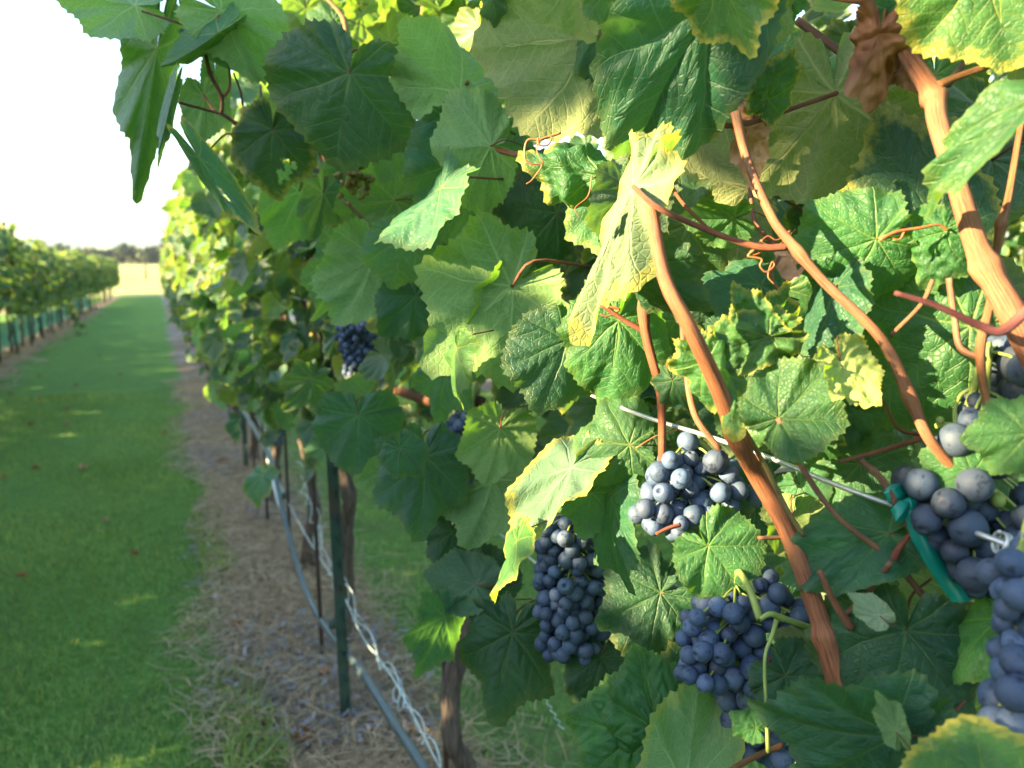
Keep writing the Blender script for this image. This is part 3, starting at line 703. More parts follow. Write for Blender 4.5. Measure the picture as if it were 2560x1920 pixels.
H(2090, 718, 106, 180, 'T', D=.415, tint='b', q=52, w=.9)
H(2012, 1006, 52, 155, 'T', D=.40, tint='y', crum=2, kx=-3.0, kx2=-2.8, w=.6, yel=1, pet=False)
H(2112, 1015, 62, 118, 'T', D=.42, tint='l', crum=.8)
H(2062, 1060, 164, 175, 'T', D=.425, tint='l', q=-20)
H(1545, 800, 92, 235, 'T', D=.51, tint='g', w=.72, var=5, puck=.016, pet=False)
H(1417, 852, 106, 185, 'T', D=.53, tint='d', q=-8, w=.98, var=1)
H(1642, 655, 120, 160, 'T', o=2, D=.52, tint='l')
H(1690, 800, 75, 120, 'T', o=2, D=.50, tint='l')
H(1573, 1112, 186, 152, 'T', D=.51, tint='l', w=1.1)
H(1682, 950, 62, 120, 'T', D=.46, tint='n', q=20, ky=-1.2)
# middle left
H(1279, 717, 141, 290, 'U', D=.62, tint='g', q=6, w=1.0, ky=-.2, var=2)
H(1290, 730, 112, 200, 'U', D=.64, tint='g', q=-30, var=3)
H(1142, 872, 100, 150, 'T', D=.58, tint='Y', q=70, w=.8)
H(1005, 600, 100, 122, 'T', D=.78, tint='p', w=1.1, var=1)
H(935, 640, 104, 195, 'U', D=.86, tint='g', q=14, var=1)
H(872, 640, 113, 175, 'T', D=.90, tint='p', q=-46)
H(1040, 742, 140, 130, 'T', D=.82, tint='b')
H(1120, 920, 108, 145, 'T', D=.78, tint='p')
H(895, 1037, 88, 140, 'T', D=.93, tint='b', w=1.1)
H(1062, 1140, 90, 200, 'T', D=.76, tint='b', w=.95, var=2)
H(1000, 1120, 55, 90, 'T', D=.72, tint='b')
H(960, 1180, 110, 90, 'U', D=.85, tint='g')
H(1130, 1330, 95, 100, 'T', D=.80, tint='d')
H(1230, 1200, 105, 190, 'U', D=.78, tint='g', q=20)
H(1250, 1070, 100, 150, 'U', D=.72, tint='g', q=-10)
H(1428, 1168, 131, 245, 'U', D=.52, tint='d', q=40, w=.52, yel=1, var=5, ky=.25, pet=False)
H(1292, 1352, 110, 150, 'T', D=.50, tint='Y', q=70, w=.7, yel=.9)
H(1480, 1232, 102, 112, 'T', D=.54, tint='p', w=1.1)
H(1530, 1240, 96, 235, 'T', D=.53, tint='b', q=70, w=.7)
# lower left star leaf
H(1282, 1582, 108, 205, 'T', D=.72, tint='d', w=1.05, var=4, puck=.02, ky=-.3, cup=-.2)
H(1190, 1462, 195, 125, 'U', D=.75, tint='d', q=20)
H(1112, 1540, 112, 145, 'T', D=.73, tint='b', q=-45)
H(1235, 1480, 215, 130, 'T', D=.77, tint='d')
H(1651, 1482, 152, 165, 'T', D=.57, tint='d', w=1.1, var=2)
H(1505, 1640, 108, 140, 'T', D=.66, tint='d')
H(1592, 1838, 190, 175, 'T', D=.50, tint='g', w=.95, puck=.04, crum=.8, var=0, yel=.1)
H(1652, 1830, -112, 200, 'T', D=.49, tint='g', w=.8, puck=.04, crum=.7, yel=.1)
H(1712, 1985, -82, 275, 'U', D=.45, tint='g', w=.55, q=8, yel=.5)
# lower right
H(1770, 1365, 48, 150, 'T', D=.45, tint='g', w=1.0, ky=-.4, var=1)
H(2222, 1335, 160, 262, 'T', D=.385, tint='b', w=.50, q=15, ky=-.3, var=5)
H(2266, 1577, 102, 235, 'T', D=.375, tint='d', w=1.15, var=3, ky=-.2, cup=-.2)
H(2238, 1838, 168, 305, 'T', D=.345, tint='b', w=.62, q=-42, ky=-.3, var=0, puck=.018)
H(2262, 1838, 30, 150, 'T', D=.342, tint='b', w=.8, q=30, ky=-.3, var=1)
H(2470, 2010, -98, 158, 'T', D=.28, tint='Y', w=1.5, yel=1, var=1)
H(2500, 1545, 130, 180, 'T', D=.36, tint='g', q=45)
H(2572, 1085, 178, 122, 'T', D=.325, tint='l', w=1.0, q=-10)
H(1962, 1690, 42, 150, 'T', D=.41, tint='d', q=10)
H(2052, 1620, 200, 105, 'U', D=.43, tint='o')
H(1982, 1290, 90, 130, 'U', D=.45, tint='y', q=-30)
H(2380, 1480, 200, 150, 'U', D=.42, tint='o')
H(2000, 1210, 60, 90, 'T', D=.46, tint='p')
H(1890, 1820, 210, 60, 'T', D=.40, tint='g', crum=1)
H(2200, 1540, -140, 75, 'U', D=.37, tint='p', w=.6)
H(2240, 1830, -110, 85, 'U', D=.33, tint='g', w=.5)
H(2430, 1180, 200, 110, 'T', D=.36, tint='g')
H(1760, 740, 150, 90, 'T', D=.47, tint='d', q=20)
H(1870, 1000, 90, 130, 'T', D=.46, tint='l', q=-10)
H(1620, 1060, 70, 120, 'T', D=.56, tint='d')
H(2150, 1160, 80, 150, 'T', D=.45, tint='n')

# dry leaves caught in the vine
def dry(parent, jx, jy, a, L, D, mat, **k):
    o = hero(parent, jx, jy, a, L, 'U', D=D, mat=mat, pet=False, **k); o.name = 'dry_leaf'; return o
dry(VA, 2198, 85, 95, 158, .385, M['dry'], crum=1.6, kx=2.6, kx2=1.4, ky=.5, w=.62, wav=.14)
dry(VA, 2222, 125, 62, 105, .395, M['dry'], crum=1.6, kx=1.4, ky=.6, w=.6, wav=.15)
dry(VA, 1880, 310, 95, 145, .455, M['tan'], crum=1.5, w=.42, wav=.1)
dry(VA, 1975, 640, 80, 60, .425, M['tan'], crum=1.0, w=.8)

# ---- canes and stalks
def px(pts, D): return [P(p[0], p[1], D if len(p) < 3 else p[2]) for p in pts]
def cane(parent, pts, D, rpx, col=(1, 1, 1), name='cane', **k):
    w3 = px(pts, D); r = np.array(rpx, float)/F*D*.84
    return limb(name, w3, r, parent, col, **k)
cane(VA, [(2215, 60, .40), (2262, 130, .39), (2330, 235, .375), (2345, 310, .37), (2395, 470, .36), (2452, 640, .35), (2530, 780, .34), (2620, 960, .33)], .36, [27, 27, 32, 30, 29, 32, 38, 36], (1.05, .95, .90), seg=18, knots=[.30, .74])
cane(VA, [(1838, 280, 0.405), (1868, 400, 0.405), (1928, 540, 0.395), (1975, 605, 0.390), (2060, 705, 0.385), (2205, 850, 0.375), (2290, 1030, 0.370), (2332, 1110, 0.365), (2440, 1230, 0.375), (2540, 1350, 0.41)], .41, [15, 13, 13, 14, 13, 15, 14, 17, 17], (1.1, 1.05, 1.0), seg=14, knots=[.37, .64, .87])
cane(VA, [(1600, 400, .46), (1625, 500, .40), (1660, 690, .375), (1722, 815, .372), (1790, 960, .385), (1850, 1110, .40), (1892, 1190, 0.415), (1970, 1330, 0.410), (2040, 1520, 0.400), (2068, 1610, 0.395), (2115, 1790, 0.390), (2140, 1960, 0.390)], .46, [14, 16, 18, 20, 21, 23, 23, 24, 26, 31, 40], (1.1, .95, .85), seg=16, knots=[.44, .80])
cane(VA, [(1590, 420, .50), (1595, 500, 0.485), (1608, 650, 0.480), (1612, 820, 0.475), (1650, 980, 0.470), (1655, 1130, 0.465), (1650, 1200, 0.465)], .51, [12, 13, 14, 13, 11, 10], RED, seg=12, knots=[.46])
cane(VA, [(1583, 466, .396), (1650, 522, .384), (1800, 588, 0.400), (1900, 618, 0.400), (1968, 618, 0.400)], .42, [7, 8, 9, 10, 11], PINK)
cane(VA, [(1640, 316, .47), (1700, 310, .46), (1835, 315, .44)], .46, [10, 9, 8], PINK)
cane(VA, [(1845, 305, .43), (1880, 306, .435), (2000, 265, .45), (2092, 233, .458)], .44, [11, 8, 7, 8], (.85, .72, .70), name='petiole')
cane(VA, [(1700, 722, .44), (1676, 722, .43), (1666, 745, .420), (1702, 795, 0.420), (1710, 868, 0.420), (1735, 1030, 0.415), (1800, 1125, 0.410)], .47, [8, 8, 7, 7, 9, 8], TAN)
cane(VA, [(1945, 1046, 0.380), (2000, 1160, 0.380), (2092, 1290, 0.385), (2232, 1402, 0.385), (2340, 1520, 0.385), (2455, 1572, 0.385)], .385, [8, 9, 8, 10, 10, 9], TAN, knots=[.58, .8])
cane(VA, [(1850, 1060, 0.410), (1905, 1150, 0.405), (1965, 1270, 0.400), (2010, 1340, 0.400)], .445, [8, 7, 7, 6], GRN)
cane(VA, [(2556, 290, 0.350), (2520, 500, 0.355), (2502, 560, 0.355), (2490, 640, 0.360), (2475, 760, 0.360), (2452, 860, 0.360), (2455, 940, 0.360), (2470, 1020, 0.360)], .375, [8, 10, 14, 10, 11, 14, 11, 11], (1.2, 1.15, 1.0), knots=[.28])
cane(VA, [(2332, 700, 0.380), (2302, 762, 0.380), (2228, 838, 0.380)], .40, [7, 6, 6], TAN)
cane(VA, [(2372, 695, 0.375), (2386, 795, 0.375), (2400, 868, 0.370), (2445, 893, 0.365)], .39, [9, 9, 9, 10], TAN)
cane(VA, [(2237, 732, .33), (2340, 764, .33), (2445, 812, .33), (2505, 828, .325), (2575, 770, .32)], .33, [7, 9, 12, 15, 16], PURP, name='petiole')
cane(VA, [(2098, 1154, .375), (2212, 1124, .385), (2325, 1088, .392)], .385, [5, 7, 9], PINK, name='petiole')
cane(VA, [(2170, 945, .39), (2212, 1012, .392), (2248, 1073, .393), (2310, 1088, .394)], .39, [4, 4, 5, 6], PINK, name='petiole')
cane(VA, [(2232, 1402, .38), (2250, 1368, .375), (2280, 1330, .37)], .38, [12, 9, 6], (1.2, .75, .85))
cane(VA, [(2236, 1392, .385), (2225, 1350, .39), (2215, 1315, .40)], .39, [7, 6, 5], TAN)
cane(VA, [(2447, 1677, .37), (2400, 1720, .372), (2335, 1780, .375)], .37, [8, 8, 9], (.7, .6, .75), name='petiole')
cane(VA, [(2115, 1535, 0.390), (2171, 1480, 0.390), (2227, 1405, 0.370)], .42, [7, 9, 7], TAN)
cane(VA, [(2048, 1425, 0.385), (2085, 1505, 0.385), (2128, 1570, 0.385)], .42, [8, 9, 12], (1.1, .95, .9))
cane(VA, [(2070, 1570, .43), (2160, 1545, .435), (2300, 1515, .44), (2470, 1490, .44)], .43, [9, 7, 6, 5], (.9, .8, .75))
cane(VA, [(1790, 1950, .42), (1880, 1895, .42), (1958, 1862, .42)], .42, [9, 9, 8], (.75, .8, .6))
cane(VA, [(1900, 1548, .40), (1925, 1535, .40), (1955, 1545, .405), (2025, 1570, .42)], .41, [6, 8, 9, 10], (1, 1, 1), name='stalk', mat=M['stalk'])
cane(VA, [(1942, 1548, .405), (1930, 1590, .40), (1912, 1650, .395), (1917, 1790, .39), (1920, 1880, .39)], .40, [8, 6, 5, 5, 6], (1, 1, 1), name='stalk', mat=M['stalk'])
cane(VA, [(1710, 1372, .45), (1790, 1355, .45), (1660, 1480, .5)], .45, [4, 4, 4], BRN) if False else None
cane(VA, [(1895, 1345, .42), (1985, 1343, .425), (2060, 1338, .43)], .42, [6, 6, 6], TAN, name='broken_stalk')
cane(VA, [(1640, 1335, .42), (1668, 1322, .422), (1700, 1312, .425)], .42, [5, 6, 7], (1.5, .95, .95), name='broken_stalk')
cane(VA, [(2020, -25, .40), (2120, -5, .395), (2245, 12, .39)], .395, [14, 14, 15], (.75, .65, .6), seg=12)
cane(VA, [(1990, 50, .50), (2060, 100, .50), (2150, 170, .50)], .50, [12, 12, 11], BRN, seg=12)
cane(VA, [(2345, 215, .37), (2400, 190, .37), (2480, 162, .365), (2580, 130, .36)], .37, [14, 10, 9, 10], (.9, .9, .7))
cane(VA, [(2370, 210, .38), (2410, 160, .39), (2470, 100, .40)], .38, [12, 9, 9], (.75, .8, .65))
cane(VA, [(2320, 1240, 0.390), (2380, 1330, 0.390), (2440, 1420, 0.400)], .42, [10, 9, 9], BRN)
cane(VA, [(2150, 1150, 0.380), (2205, 1200, 0.375), (2250, 1280, 0.370), (2320, 1400, 0.370)], .405, [9, 10, 8, 7], (.75, .8, .85), knots=[.2])
cane(VA, [(2060, 1700, .46), (2000, 1640, .46), (1950, 1600, .47)], .46, [10, 12, 10], BRN)
cane(VA, [(1430, 1178, .54), (1540, 1170, .54), (1640, 1145, .54)], .54, [4, 5, 6], (.8, .6, .65), name='petiole')
cane(VA, [(1500, 760, 0.480), (1560, 800, 0.480), (1612, 830, 0.480)], .51, [6, 7, 9], PINK, name='petiole')
cane(VA, [(1790, 590, 0.420), (1700, 500, 0.440), (1660, 420, 0.460)], .47, [5, 5, 6], PINK, name='petiole')
cane(VA, [(1875, 470, 0.480), (1890, 560, 0.460), (1960, 640, 0.440), (1968, 720, 0.430)], .47, [6, 6, 6, 7], PINK, name='petiole')
cane(VA, [(1950, 640, .42), (1930, 690, .425), (1965, 760, .43)], .43, [6, 5, 6], TAN)
cane(VB, [(950, 310, .74), (1000, 330, .74), (1045, 350, .74)], .74, [8, 10, 11], (.7, .6, .6))
cane(VB, [(1175, 425, .72), (1225, 480, .72), (1280, 540, .72)], .72, [10, 11, 11], (.75, .6, .6))
cane(VA, [(1226, 367, .645), (1280, 384, .64), (1350, 392, .62)], .63, [10, 8, 8], PINK, name='petiole')
cane(VB, [(858, 500, .86), (930, 570, .86), (975, 625, .86)], .86, [6, 7, 6], GRN)
cane(VB, [(1170, 205, .68), (1150, 231, .69), (1142, 262, .70)], .68, [6, 6, 6], PINK, name='petiole')
cane(VB, [(1045, 115, .96), (1055, 60, .96), (1062, -20, .96)], .96, [7, 8, 8], (1.4, 1.6, 1.2), knots=[.5])
cane(VB, [(812, -10, 1.0), (860, 50, 1.0), (862, 130, 1.0)], 1.0, [6, 7, 7], (1.3, 1.5, 1.1), knots=[.5])
# shoot against the sky
cane(VB, [(900, 360, .82), (800, 365, .80), (700, 350, .78), (615, 333, .76), (593, 312, .755), (557, 287, .75), (520, 276, .745), (447, 256, .72)], .76, [7, 7, 7, 6, 6, 5, 4, 4], BRN, knots=[.58])
cane(VB, [(553, 286, .75), (554, 243, .745), (525, 182, .735), (511, 122, .725), (508, 100, .72)], .74, [6, 6, 6, 5, 5], (.6, .7, .6), knots=[.25, .5])
cane(VB, [(562, 240, .745), (575, 215, .74), (572, 160, .735), (566, 140, .73)], .74, [5, 4, 4, 3], PINK, name='petiole')
cane(VB, [(612, 304, .76), (602, 232, .75), (584, 182, .745)], .75, [4, 3, 3], BRN, name='petiole')
cane(VB, [(448, -5, .72), (465, 54, .72), (482, 84, .715), (512, 108, .72)], .72, [4, 6, 5, 4], BRN, knots=[.4])
cane(VB, [(355, 28, .72), (400, 42, .72), (455, 60, .72)], .72, [3, 3, 4], (.7, .55, .6), name='petiole')
cane(VB, [(651, 212, .80), (655, 262, .78), (665, 318, .75)], .78, [3, 4, 4], PINK, name='petiole')
cane(VB, [(548, 40, .70), (543, 62, .71), (530, 90, .72)], .71, [5, 4, 4], (1.5, .7, .65), name='petiole')
cane(VB, [(640, 345, .77), (580, 335, .755), (555, 342, .75), (503, 398, .68)], .74, [3, 3, 3, 2], (.9, .8, .8), name='petiole')
cane(VB, [(508, 236, .76), (528, 268, .752), (537, 278, .75)], .75, [3, 3, 4], PINK, name='petiole')
# tendrils
def tendril(parent, pts, D, r=2.2): return limb('tendril', px(pts, D), np.array([r, r*.8, r*.5])/F*D, parent, seg=6, sub=8, mat=M['tendril'])
tendril(VA, [(1402, 332), (1352, 348), (1318, 352), (1312, 395), (1330, 410), (1352, 410), (1352, 420), (1330, 450), (1316, 460)], .475, 3.2)
tendril(VA, [(1345, 345), (1348, 362), (1370, 362), (1378, 342), (1350, 350), (1342, 375), (1358, 408)], .47, 3.0)
tendril(VA, [(1480, 440), (1470, 490), (1438, 520), (1450, 545)], .50, 1.8)
tendril(VA, [(1968, 590), (1975, 575), (1960, 590), (1940, 600), (1920, 590), (1905, 605), (1945, 612), (1990, 572)], .40, 1.8)
tendril(VA, [(1885, 625), (1870, 640), (1895, 645), (1905, 650), (1900, 665), (1915, 680), (1935, 665), (1930, 655), (1920, 690), (1935, 710)], .40, 2.8)
tendril(VA, [(1905, 600), (1880, 625), (1872, 640), (1900, 632), (1912, 618)], .405, 3)
tendril(VA, [(2200, 600), (2240, 580), (2300, 570), (2345, 562), (2370, 575)], .38, 5)
tendril(VA, [(2262, 575), (2250, 598), (2232, 596)], .38, 3)
tendril(VA, [(1590, 1120), (1640, 1090), (1690, 1075), (1715, 1068), (1735, 1085)], .47, 2)
tendril(VA, [(1500, 765), (1530, 768), (1548, 775), (1520, 790), (1500, 785)], .50, 4)
# brown tie of tendril round wire
tendril(VA, [(1868, 1165), (1862, 1130), (1880, 1125), (1895, 1150), (1880, 1185), (1862, 1170), (1866, 1130), (1890, 1130)], .448, 7)

# ---- grape bunches of the near vines
def gp(items, off, sc, Dc, spread=.012):
    g = np.random.default_rng(int(off[0])); o, r = [], []
    back = [(x+g.uniform(-.9, .9)*rp, y+g.uniform(-.9, .9)*rp, -rp*.95) for (x, y, rp) in items for _ in range(1) if len(items) > 12]
    for (x, y, rp) in list(items)+back:
        X, Y, rr = off[0]+x*sc, off[1]+y*sc, abs(rp)*sc
        D = Dc*1.0+(1.35*rr/F*Dc if rp < 0 else 0) - (rr-24)*.0004+g.uniform(-spread, spread)*.6; o.append(P(X, Y, D)); r.append(rr/F*D*1.07)
    return o, r
def settle(p, r):
    """push grapes apart, mostly along the line of sight, until they touch without sinking in"""
    p = np.array(p); r = np.array(r); g = np.random.default_rng(3); p += np.outer(g.normal(0, .001, len(p)), cf)
    for it in range(80):
        d = p[:, None]-p[None]; L = np.linalg.norm(d, axis=2)+np.eye(len(p))*9; ov = np.clip((r[:, None]+r[None])*.90-L, 0, None)
        v = (d/L[..., None]*ov[..., None]*.3).sum(1); al = (v @ cf)[:, None]*cf; p += al*1.6+(v-al)*.05
    return p, r
B1 = [(790, 410, 88), (560, 490, 70), (630, 510, 75), (715, 510, 62), (930, 500, 95), (480, 635, 88), (650, 640, 80), (790, 655, 78), (920, 665, 72), (1070, 615, 80), (610, 700, 70), (745, 730, 65), (980, 760, 80), (1145, 750, 76), (420, 780, 75), (550, 780, 85), (1295, 800, 82), (840, 840, 92), (1095, 865, 70), (380, 900, 80), (510, 930, 80), (620, 900, 78), (900, 940, 60), (775, 990, 88), (450, 1050, 70), (655, 1010, 60), (660, 1090, 70), (570, 1020, 60), (700, 860, 60), (830, 560, 60), (700, 600, 60)]
p, r = settle(*gp(B1, (1500, 1000), .3014, .465)); tag(bunch(VA, p, r, stem_to=P(1865, 1235, .47)), 'short grape bunch in full sun, pale with bloom')
B3 = [(450, 390, 55), (455, 460, 65), (545, 530, 55), (185, 510, 60), (300, 500, 55), (420, 565, 72), (160, 590, 68), (300, 595, 68), (620, 630, 65), (30, 590, 65), (235, 680, 65), (70, 705, 60), (320, 765, 72), (150, 750, 50), (550, 750, 60), (670, 800, 68), (80, 850, 65), (245, 855, 65), (395, 880, 75), (320, 990, 80), (130, 900, 60), (20, 930, 60), (160, 1020, 70), (325, 1130, 65), (0, 780, 65), (90, 980, 55), (640, 580, 50), (430, 690, 50),
      (21, 591, 66), (-72, 720, 60), (-30, 800, 60), (-120, 800, 55), (-100, 900, 60), (-50, 990, 60), (-20, 1050, 55), (-110, 1000, 55), (70, 1060, 60), (230, 1110, 50), (-60, 640, 55), (370, 430, 50)]
p, r = settle(*gp(B3, (1760, 1300), .3737, .445)); tag(bunch(VA, p, r, stem_to=P(1900, 1548, .42)), 'broad dark blue grape bunch hanging in the shade from a green stalk')
g = np.random.default_rng(21)
B4 = [(g.uniform(40, 520), g.uniform(1100, 1560), g.uniform(55, 68)) for _ in range(44)]
p, r = settle(*gp(B4, (1760, 1300), .3737, .475, .02)); tag(bunch(VA, p, r, stem_to=P(1870, 1650, .50)), 'deeply shaded grape bunch under the broad one')
SC = .3617
B5 = [(810, 555, 110), (1020, 705, 98), (560, 860, 105), (895, 860, 112), (960, 1020, 88), (605, 1100, 98), (700, 980, 100), (830, 1155, 120), (800, 940, 90), (690, 1235, 95), (1045, 1110, 92), (930, 285, 60), (905, 415, 78), (780, 1310, 85), (960, 1290, 90), (865, 1455, 115), (1040, 1415, 88), (900, 1540, 88), (1060, 1560, 85), (1180, 1080, 90), (1245, 945, 80), (1130, 1200, 85), (1180, 60, 120), (1140, 30, 115), (1200, 195, 105), (1275, 400, 60), (1110, 1330, 80), (1180, 1470, 90)]
p, r = settle(*gp(B5, (2100, 900), SC, .375)); tag(bunch(VA, p, r, stem_to=P(2400, 1095, .385), col=(.60, .58, .55)), 'loose bunch of large black grapes with rubbed and wrinkled skins')
bl = gp([(1090, 970, 46), (692, 418, 26), (1060, 908, 22)], (2100, 900), SC, .365)
for k in range(3):
    o = bpy.data.objects.new('unripe_grape', None); 
    me = SPH[0].copy(); me.materials.clear(); me.materials.append(M['stalk']); o = bpy.data.objects.new('unripe_grape', me); link(o, VA, bl[0][k]); o.scale = (bl[1][k],)*3
B6 = [(2090, 300, 115), (2085, 490, 125), (2200, 400, 110), (2020, 590, 95), (2060, 700, 90), (2100, 830, 105), (2030, 905, 125), (2190, 700, 110), (2060, 1140, 145), (2190, 950, 120), (2050, 1350, 130), (2150, 1270, 110), (2180, 560, 100), (2130, 1440, 120), (2000, 1480, 60), (2220, 1120, 120), (2130, 180, 80), (2230, 1400, 110), (2010, 480, 85), (2170, 1050, 90)]
p, r = gp(B6, (1760, 1300), .3737, .31); p, r = settle(p, np.array(r)*.82); tag(bunch(VA, p, r, stem_to=P(2600, 1300, .33)), 'nearest grape bunch, cut off by the right edge, thick blue bloom')
cane(VA, [(2390, 1060, .38), (2388, 1020, .38), (2405, 985, .378), (2440, 973, .376), (2480, 1000, .376)], .378, [8, 6, 6, 6, 4], (1, 1, 1), name='stalk', mat=M['stalk'])
cane(VA, [(2340, 1065, .385), (2375, 1062, .38), (2420, 1075, .376), (2450, 1100, .376), (2480, 1060, .376)], .38, [8, 8, 7, 6, 5], (1, 1, 1), name='stalk', mat=M['stalk'])
# hanging bunches of the second and third vine
g = np.random.default_rng(8)
def hang(parent, cx, y0, y1, wpx, rpx, D, n, seed, lab, taper=.5):
    g = np.random.default_rng(seed); top = P(cx, y0, D); h = (y1-y0)/F*D; w_ = wpx/2/F*D; r = rpx/F*D
    p = pack(top+np.array([0, 0, -r]), h-2*r, w_-r, r, int(n*2.0), g, taper)
    o_ = np.argsort(p @ cf); rest = p[o_[n:]]; p = p[o_[:n]]
    bu = bunch(parent, p, r, stem_to=top+np.array([.01, .01, .03]), g=g); grapes_mass(bu, rest, r, g)
    return tag(bu, lab)
hang(VB, 1437, 1265, 1668, 270, 19.5, .66, 99, 31, 'long tapering grape bunch hanging in the shade', .35)
hang(VB, 1575, 1380, 1500, 120, 15, .78, 28, 33, 'small dark bunch deep in the shade')
hang(VB, 1430, 1255, 1290, 60, 17, .70, 5, 34, 'few grapes at the shoulder of the long bunch')
hang(VB, 1178, 1035, 1300, 140, 16, .80, 70, 35, 'dark bunch behind the teal leaves')

# fillers: leaves behind the placed ones, further into the canopy
g = np.random.default_rng(17)
def filler(parent, n, xr, yr, Dr, tints='ndogl'):
    for _ in range(n):
        x = g.uniform(*xr); y = g.uniform(*yr); D = g.uniform(*Dr)
        if callable(parent): pr = parent(x)
        hero(parent, x, y, g.uniform(40, 160), g.uniform(.045, .062)/D*F, 'T' if g.random() < .6 else 'U', D=D, tint=tints[g.integers(len(tints))], q=g.uniform(-35, 35), p=g.uniform(-20, 20), yel=.3, lod='mid', ky=g.uniform(-.6, .5), pet=False)
filler(VA, 16, (1450, 2500), (50, 900), (.54, .62)); filler(VA, 10, (1600, 2500), (950, 1900), (.52, .6), 'ndd')
filler(VB, 12, (700, 1350), (150, 1000), (.95, 1.15), 'nbgd')
# the rest of their leaves: one mass each
def inner(parent, n, ylo, yhi, xlo, xhi, zlo, zhi, seed, keep=None):
    g = np.random.default_rng(seed); p = np.stack([g.uniform(xlo, xhi, n), g.uniform(ylo, yhi, n), g.uniform(zlo, zhi, n)], 1)
    if keep is not None: p = p[keep(p)]; n = len(p)
    nr = np.stack([-np.ones(n)+g.normal(0, .5, n), g.normal(0, .6, n)-.2, .5+g.normal(0, .5, n)], 1)
    V, f, kw = mass(n, p, nr, g.uniform(.036, .054, n), g, 'mid')
    return tag(add('leaves', V, f, M['leaf_far'], parent, **kw), kind='stuff')
inner(VA, 170, -.15, .62, .50, .75, .66, 1.55, 41)
inner(VA, 50, -.2, .45, .42, .60, 1.25, 1.6, 42)
inner(VA, 300, -.45, .40, .58, .85, .70, 1.6, 45)
def kB(p): return (p[:, 2] > .62+.25*np.abs(np.sin(p[:, 1]*5)))
inner(VA, 340, .0, 1.1, .78, 1.1, .75, 1.6, 46)
inner(VA, 260, -.2, 1.1, .50, .85, 1.2, 1.85, 48)
inner(VB, 230, .60, 1.62, .34, .62, .62, 1.48, 43, kB)
inner(VB, 70, .75, 1.6, .24, .36, .80, 1.46, 44)
inner(VB, 120, 1.2, 1.95, .24, .36, .70, 1.3, 47)
inner(VB, 200, .62, 1.7, .40, .60, .72, 1.10, 49)
inner(VA, 90, .25, .75, .44, .62, 1.0, 1.5, 50)
g = np.random.default_rng(3)
trunk(VB, [.352, 1.06, gz(1.06)], [.38, 1.02, .80], .0145, .013, g)
trunk(VA, [.50, .20, zA], [.40, .26, .66], .022, .018, g)
limb('cordon', [(.40, .26, .66), (.395, .5, .69), (.40, .8, .70)], [.012, .010, .008], VA, BRN, seg=12)
limb('cordon', [(.40, 1.02, .78), (.40, 1.3, .74), (.40, 1.6, .72)], [.012, .010, .008], VB, BRN, seg=12)

# ---- next vines along the row: first with leaves of their own, then leaf masses
mids = []
for v in range(8):
    g = np.random.default_rng(200+v); xy, tt, f = flat(v, 'mid')
    V = deform(xy, tt, g, 1.0, cup=g.uniform(-.3, .2), fold=g.uniform(-.1, .3), kx=g.uniform(-.5, .9), ky=g.uniform(-.9, .9), wav=.06)
    mids.append(mesh_np('leaf', V, f, M['leaf'], uv=xy, attrs={'edge': tt}))
spots = [(2.05, 'brown trunk close behind the green steel post'), (2.62, 'short thick trunk whose foot shows left of the thin rod'), (3.45, 'trunk close to the second steel post'), (4.3, 'slim trunk left of the second steel post')]
for k, (y0, what) in enumerate(spots):
    g = np.random.default_rng(60+k); x0 = .40
    vn = empty('grapevine', (x0, y0, gz(y0)), 'grapevine in the right-hand row, '+what, 'grapevine', 'grapevines of the right-hand row')
    trunk(vn, [x0, y0, gz(y0)], [x0+.02, y0-.03, .75+gz(y0)], .020, .014, g)
    for s_ in (-1, 1):
        for j_ in range(2): limb('cane', [(x0, y0+s_*.1*j_, .72+gz(y0)), (x0-.03, y0+s_*.25, .95+gz(y0)), (x0+g.uniform(-.15, .1), y0+s_*.3, 1.3+gz(y0))], [.006, .005, .003], vn, (1, .9, .8), seg=6, sub=4)
    p, nr = canopy_points(100, g, .66, 1.46, .17, .48)
    p[:, 0] = -np.abs(p[:, 0])-.02*g.random(100)
    for q_ in range(100):
        nn = nr[q_].copy(); nn[0] = -abs(nn[0]); nn /= np.linalg.norm(nn)
        m = np.array([g.normal(0, .4), g.normal(0, .4), -1.0]); Bm = frame(m, nn); s = g.uniform(.042, .068)
        o = bpy.data.objects.new('leaf', mids[q_ % 8]); link(o, vn, p[q_]+np.array([x0, y0, gz(y0)]))
        o.rotation_euler = Matrix(Bm.tolist()).to_euler(); o.scale = (s, s, s)
        b = g.uniform(1.0, 1.9); o.color = (b*g.uniform(.85, 1.1), b, b*g.uniform(1.0, 1.5), g.uniform(.1, .7))
    p, nr = canopy_points(340, g, .68, 1.47, .17, .52)
    V, f, kw = mass(len(p), p+np.array([x0, y0, gz(y0)]), nr, g.uniform(.038, .060, len(p)), g, 'mid')
    tag(add('leaves', V, f, M['leaf_far'], vn, **kw), kind='stuff')
    if k == 0: hang(vn, 892, 800, 950, 140, 10, 1.22, 60, 71, 'bunch of small blue grapes among the shaded leaves')
    if k == 1: hang(vn, 690, 1030, 1110, 40, 6, 2.4, 26, 72, None)
    if k == 2: hang(vn, 640, 890, 1000, 40, 5, 3.0, 30, 73, None)

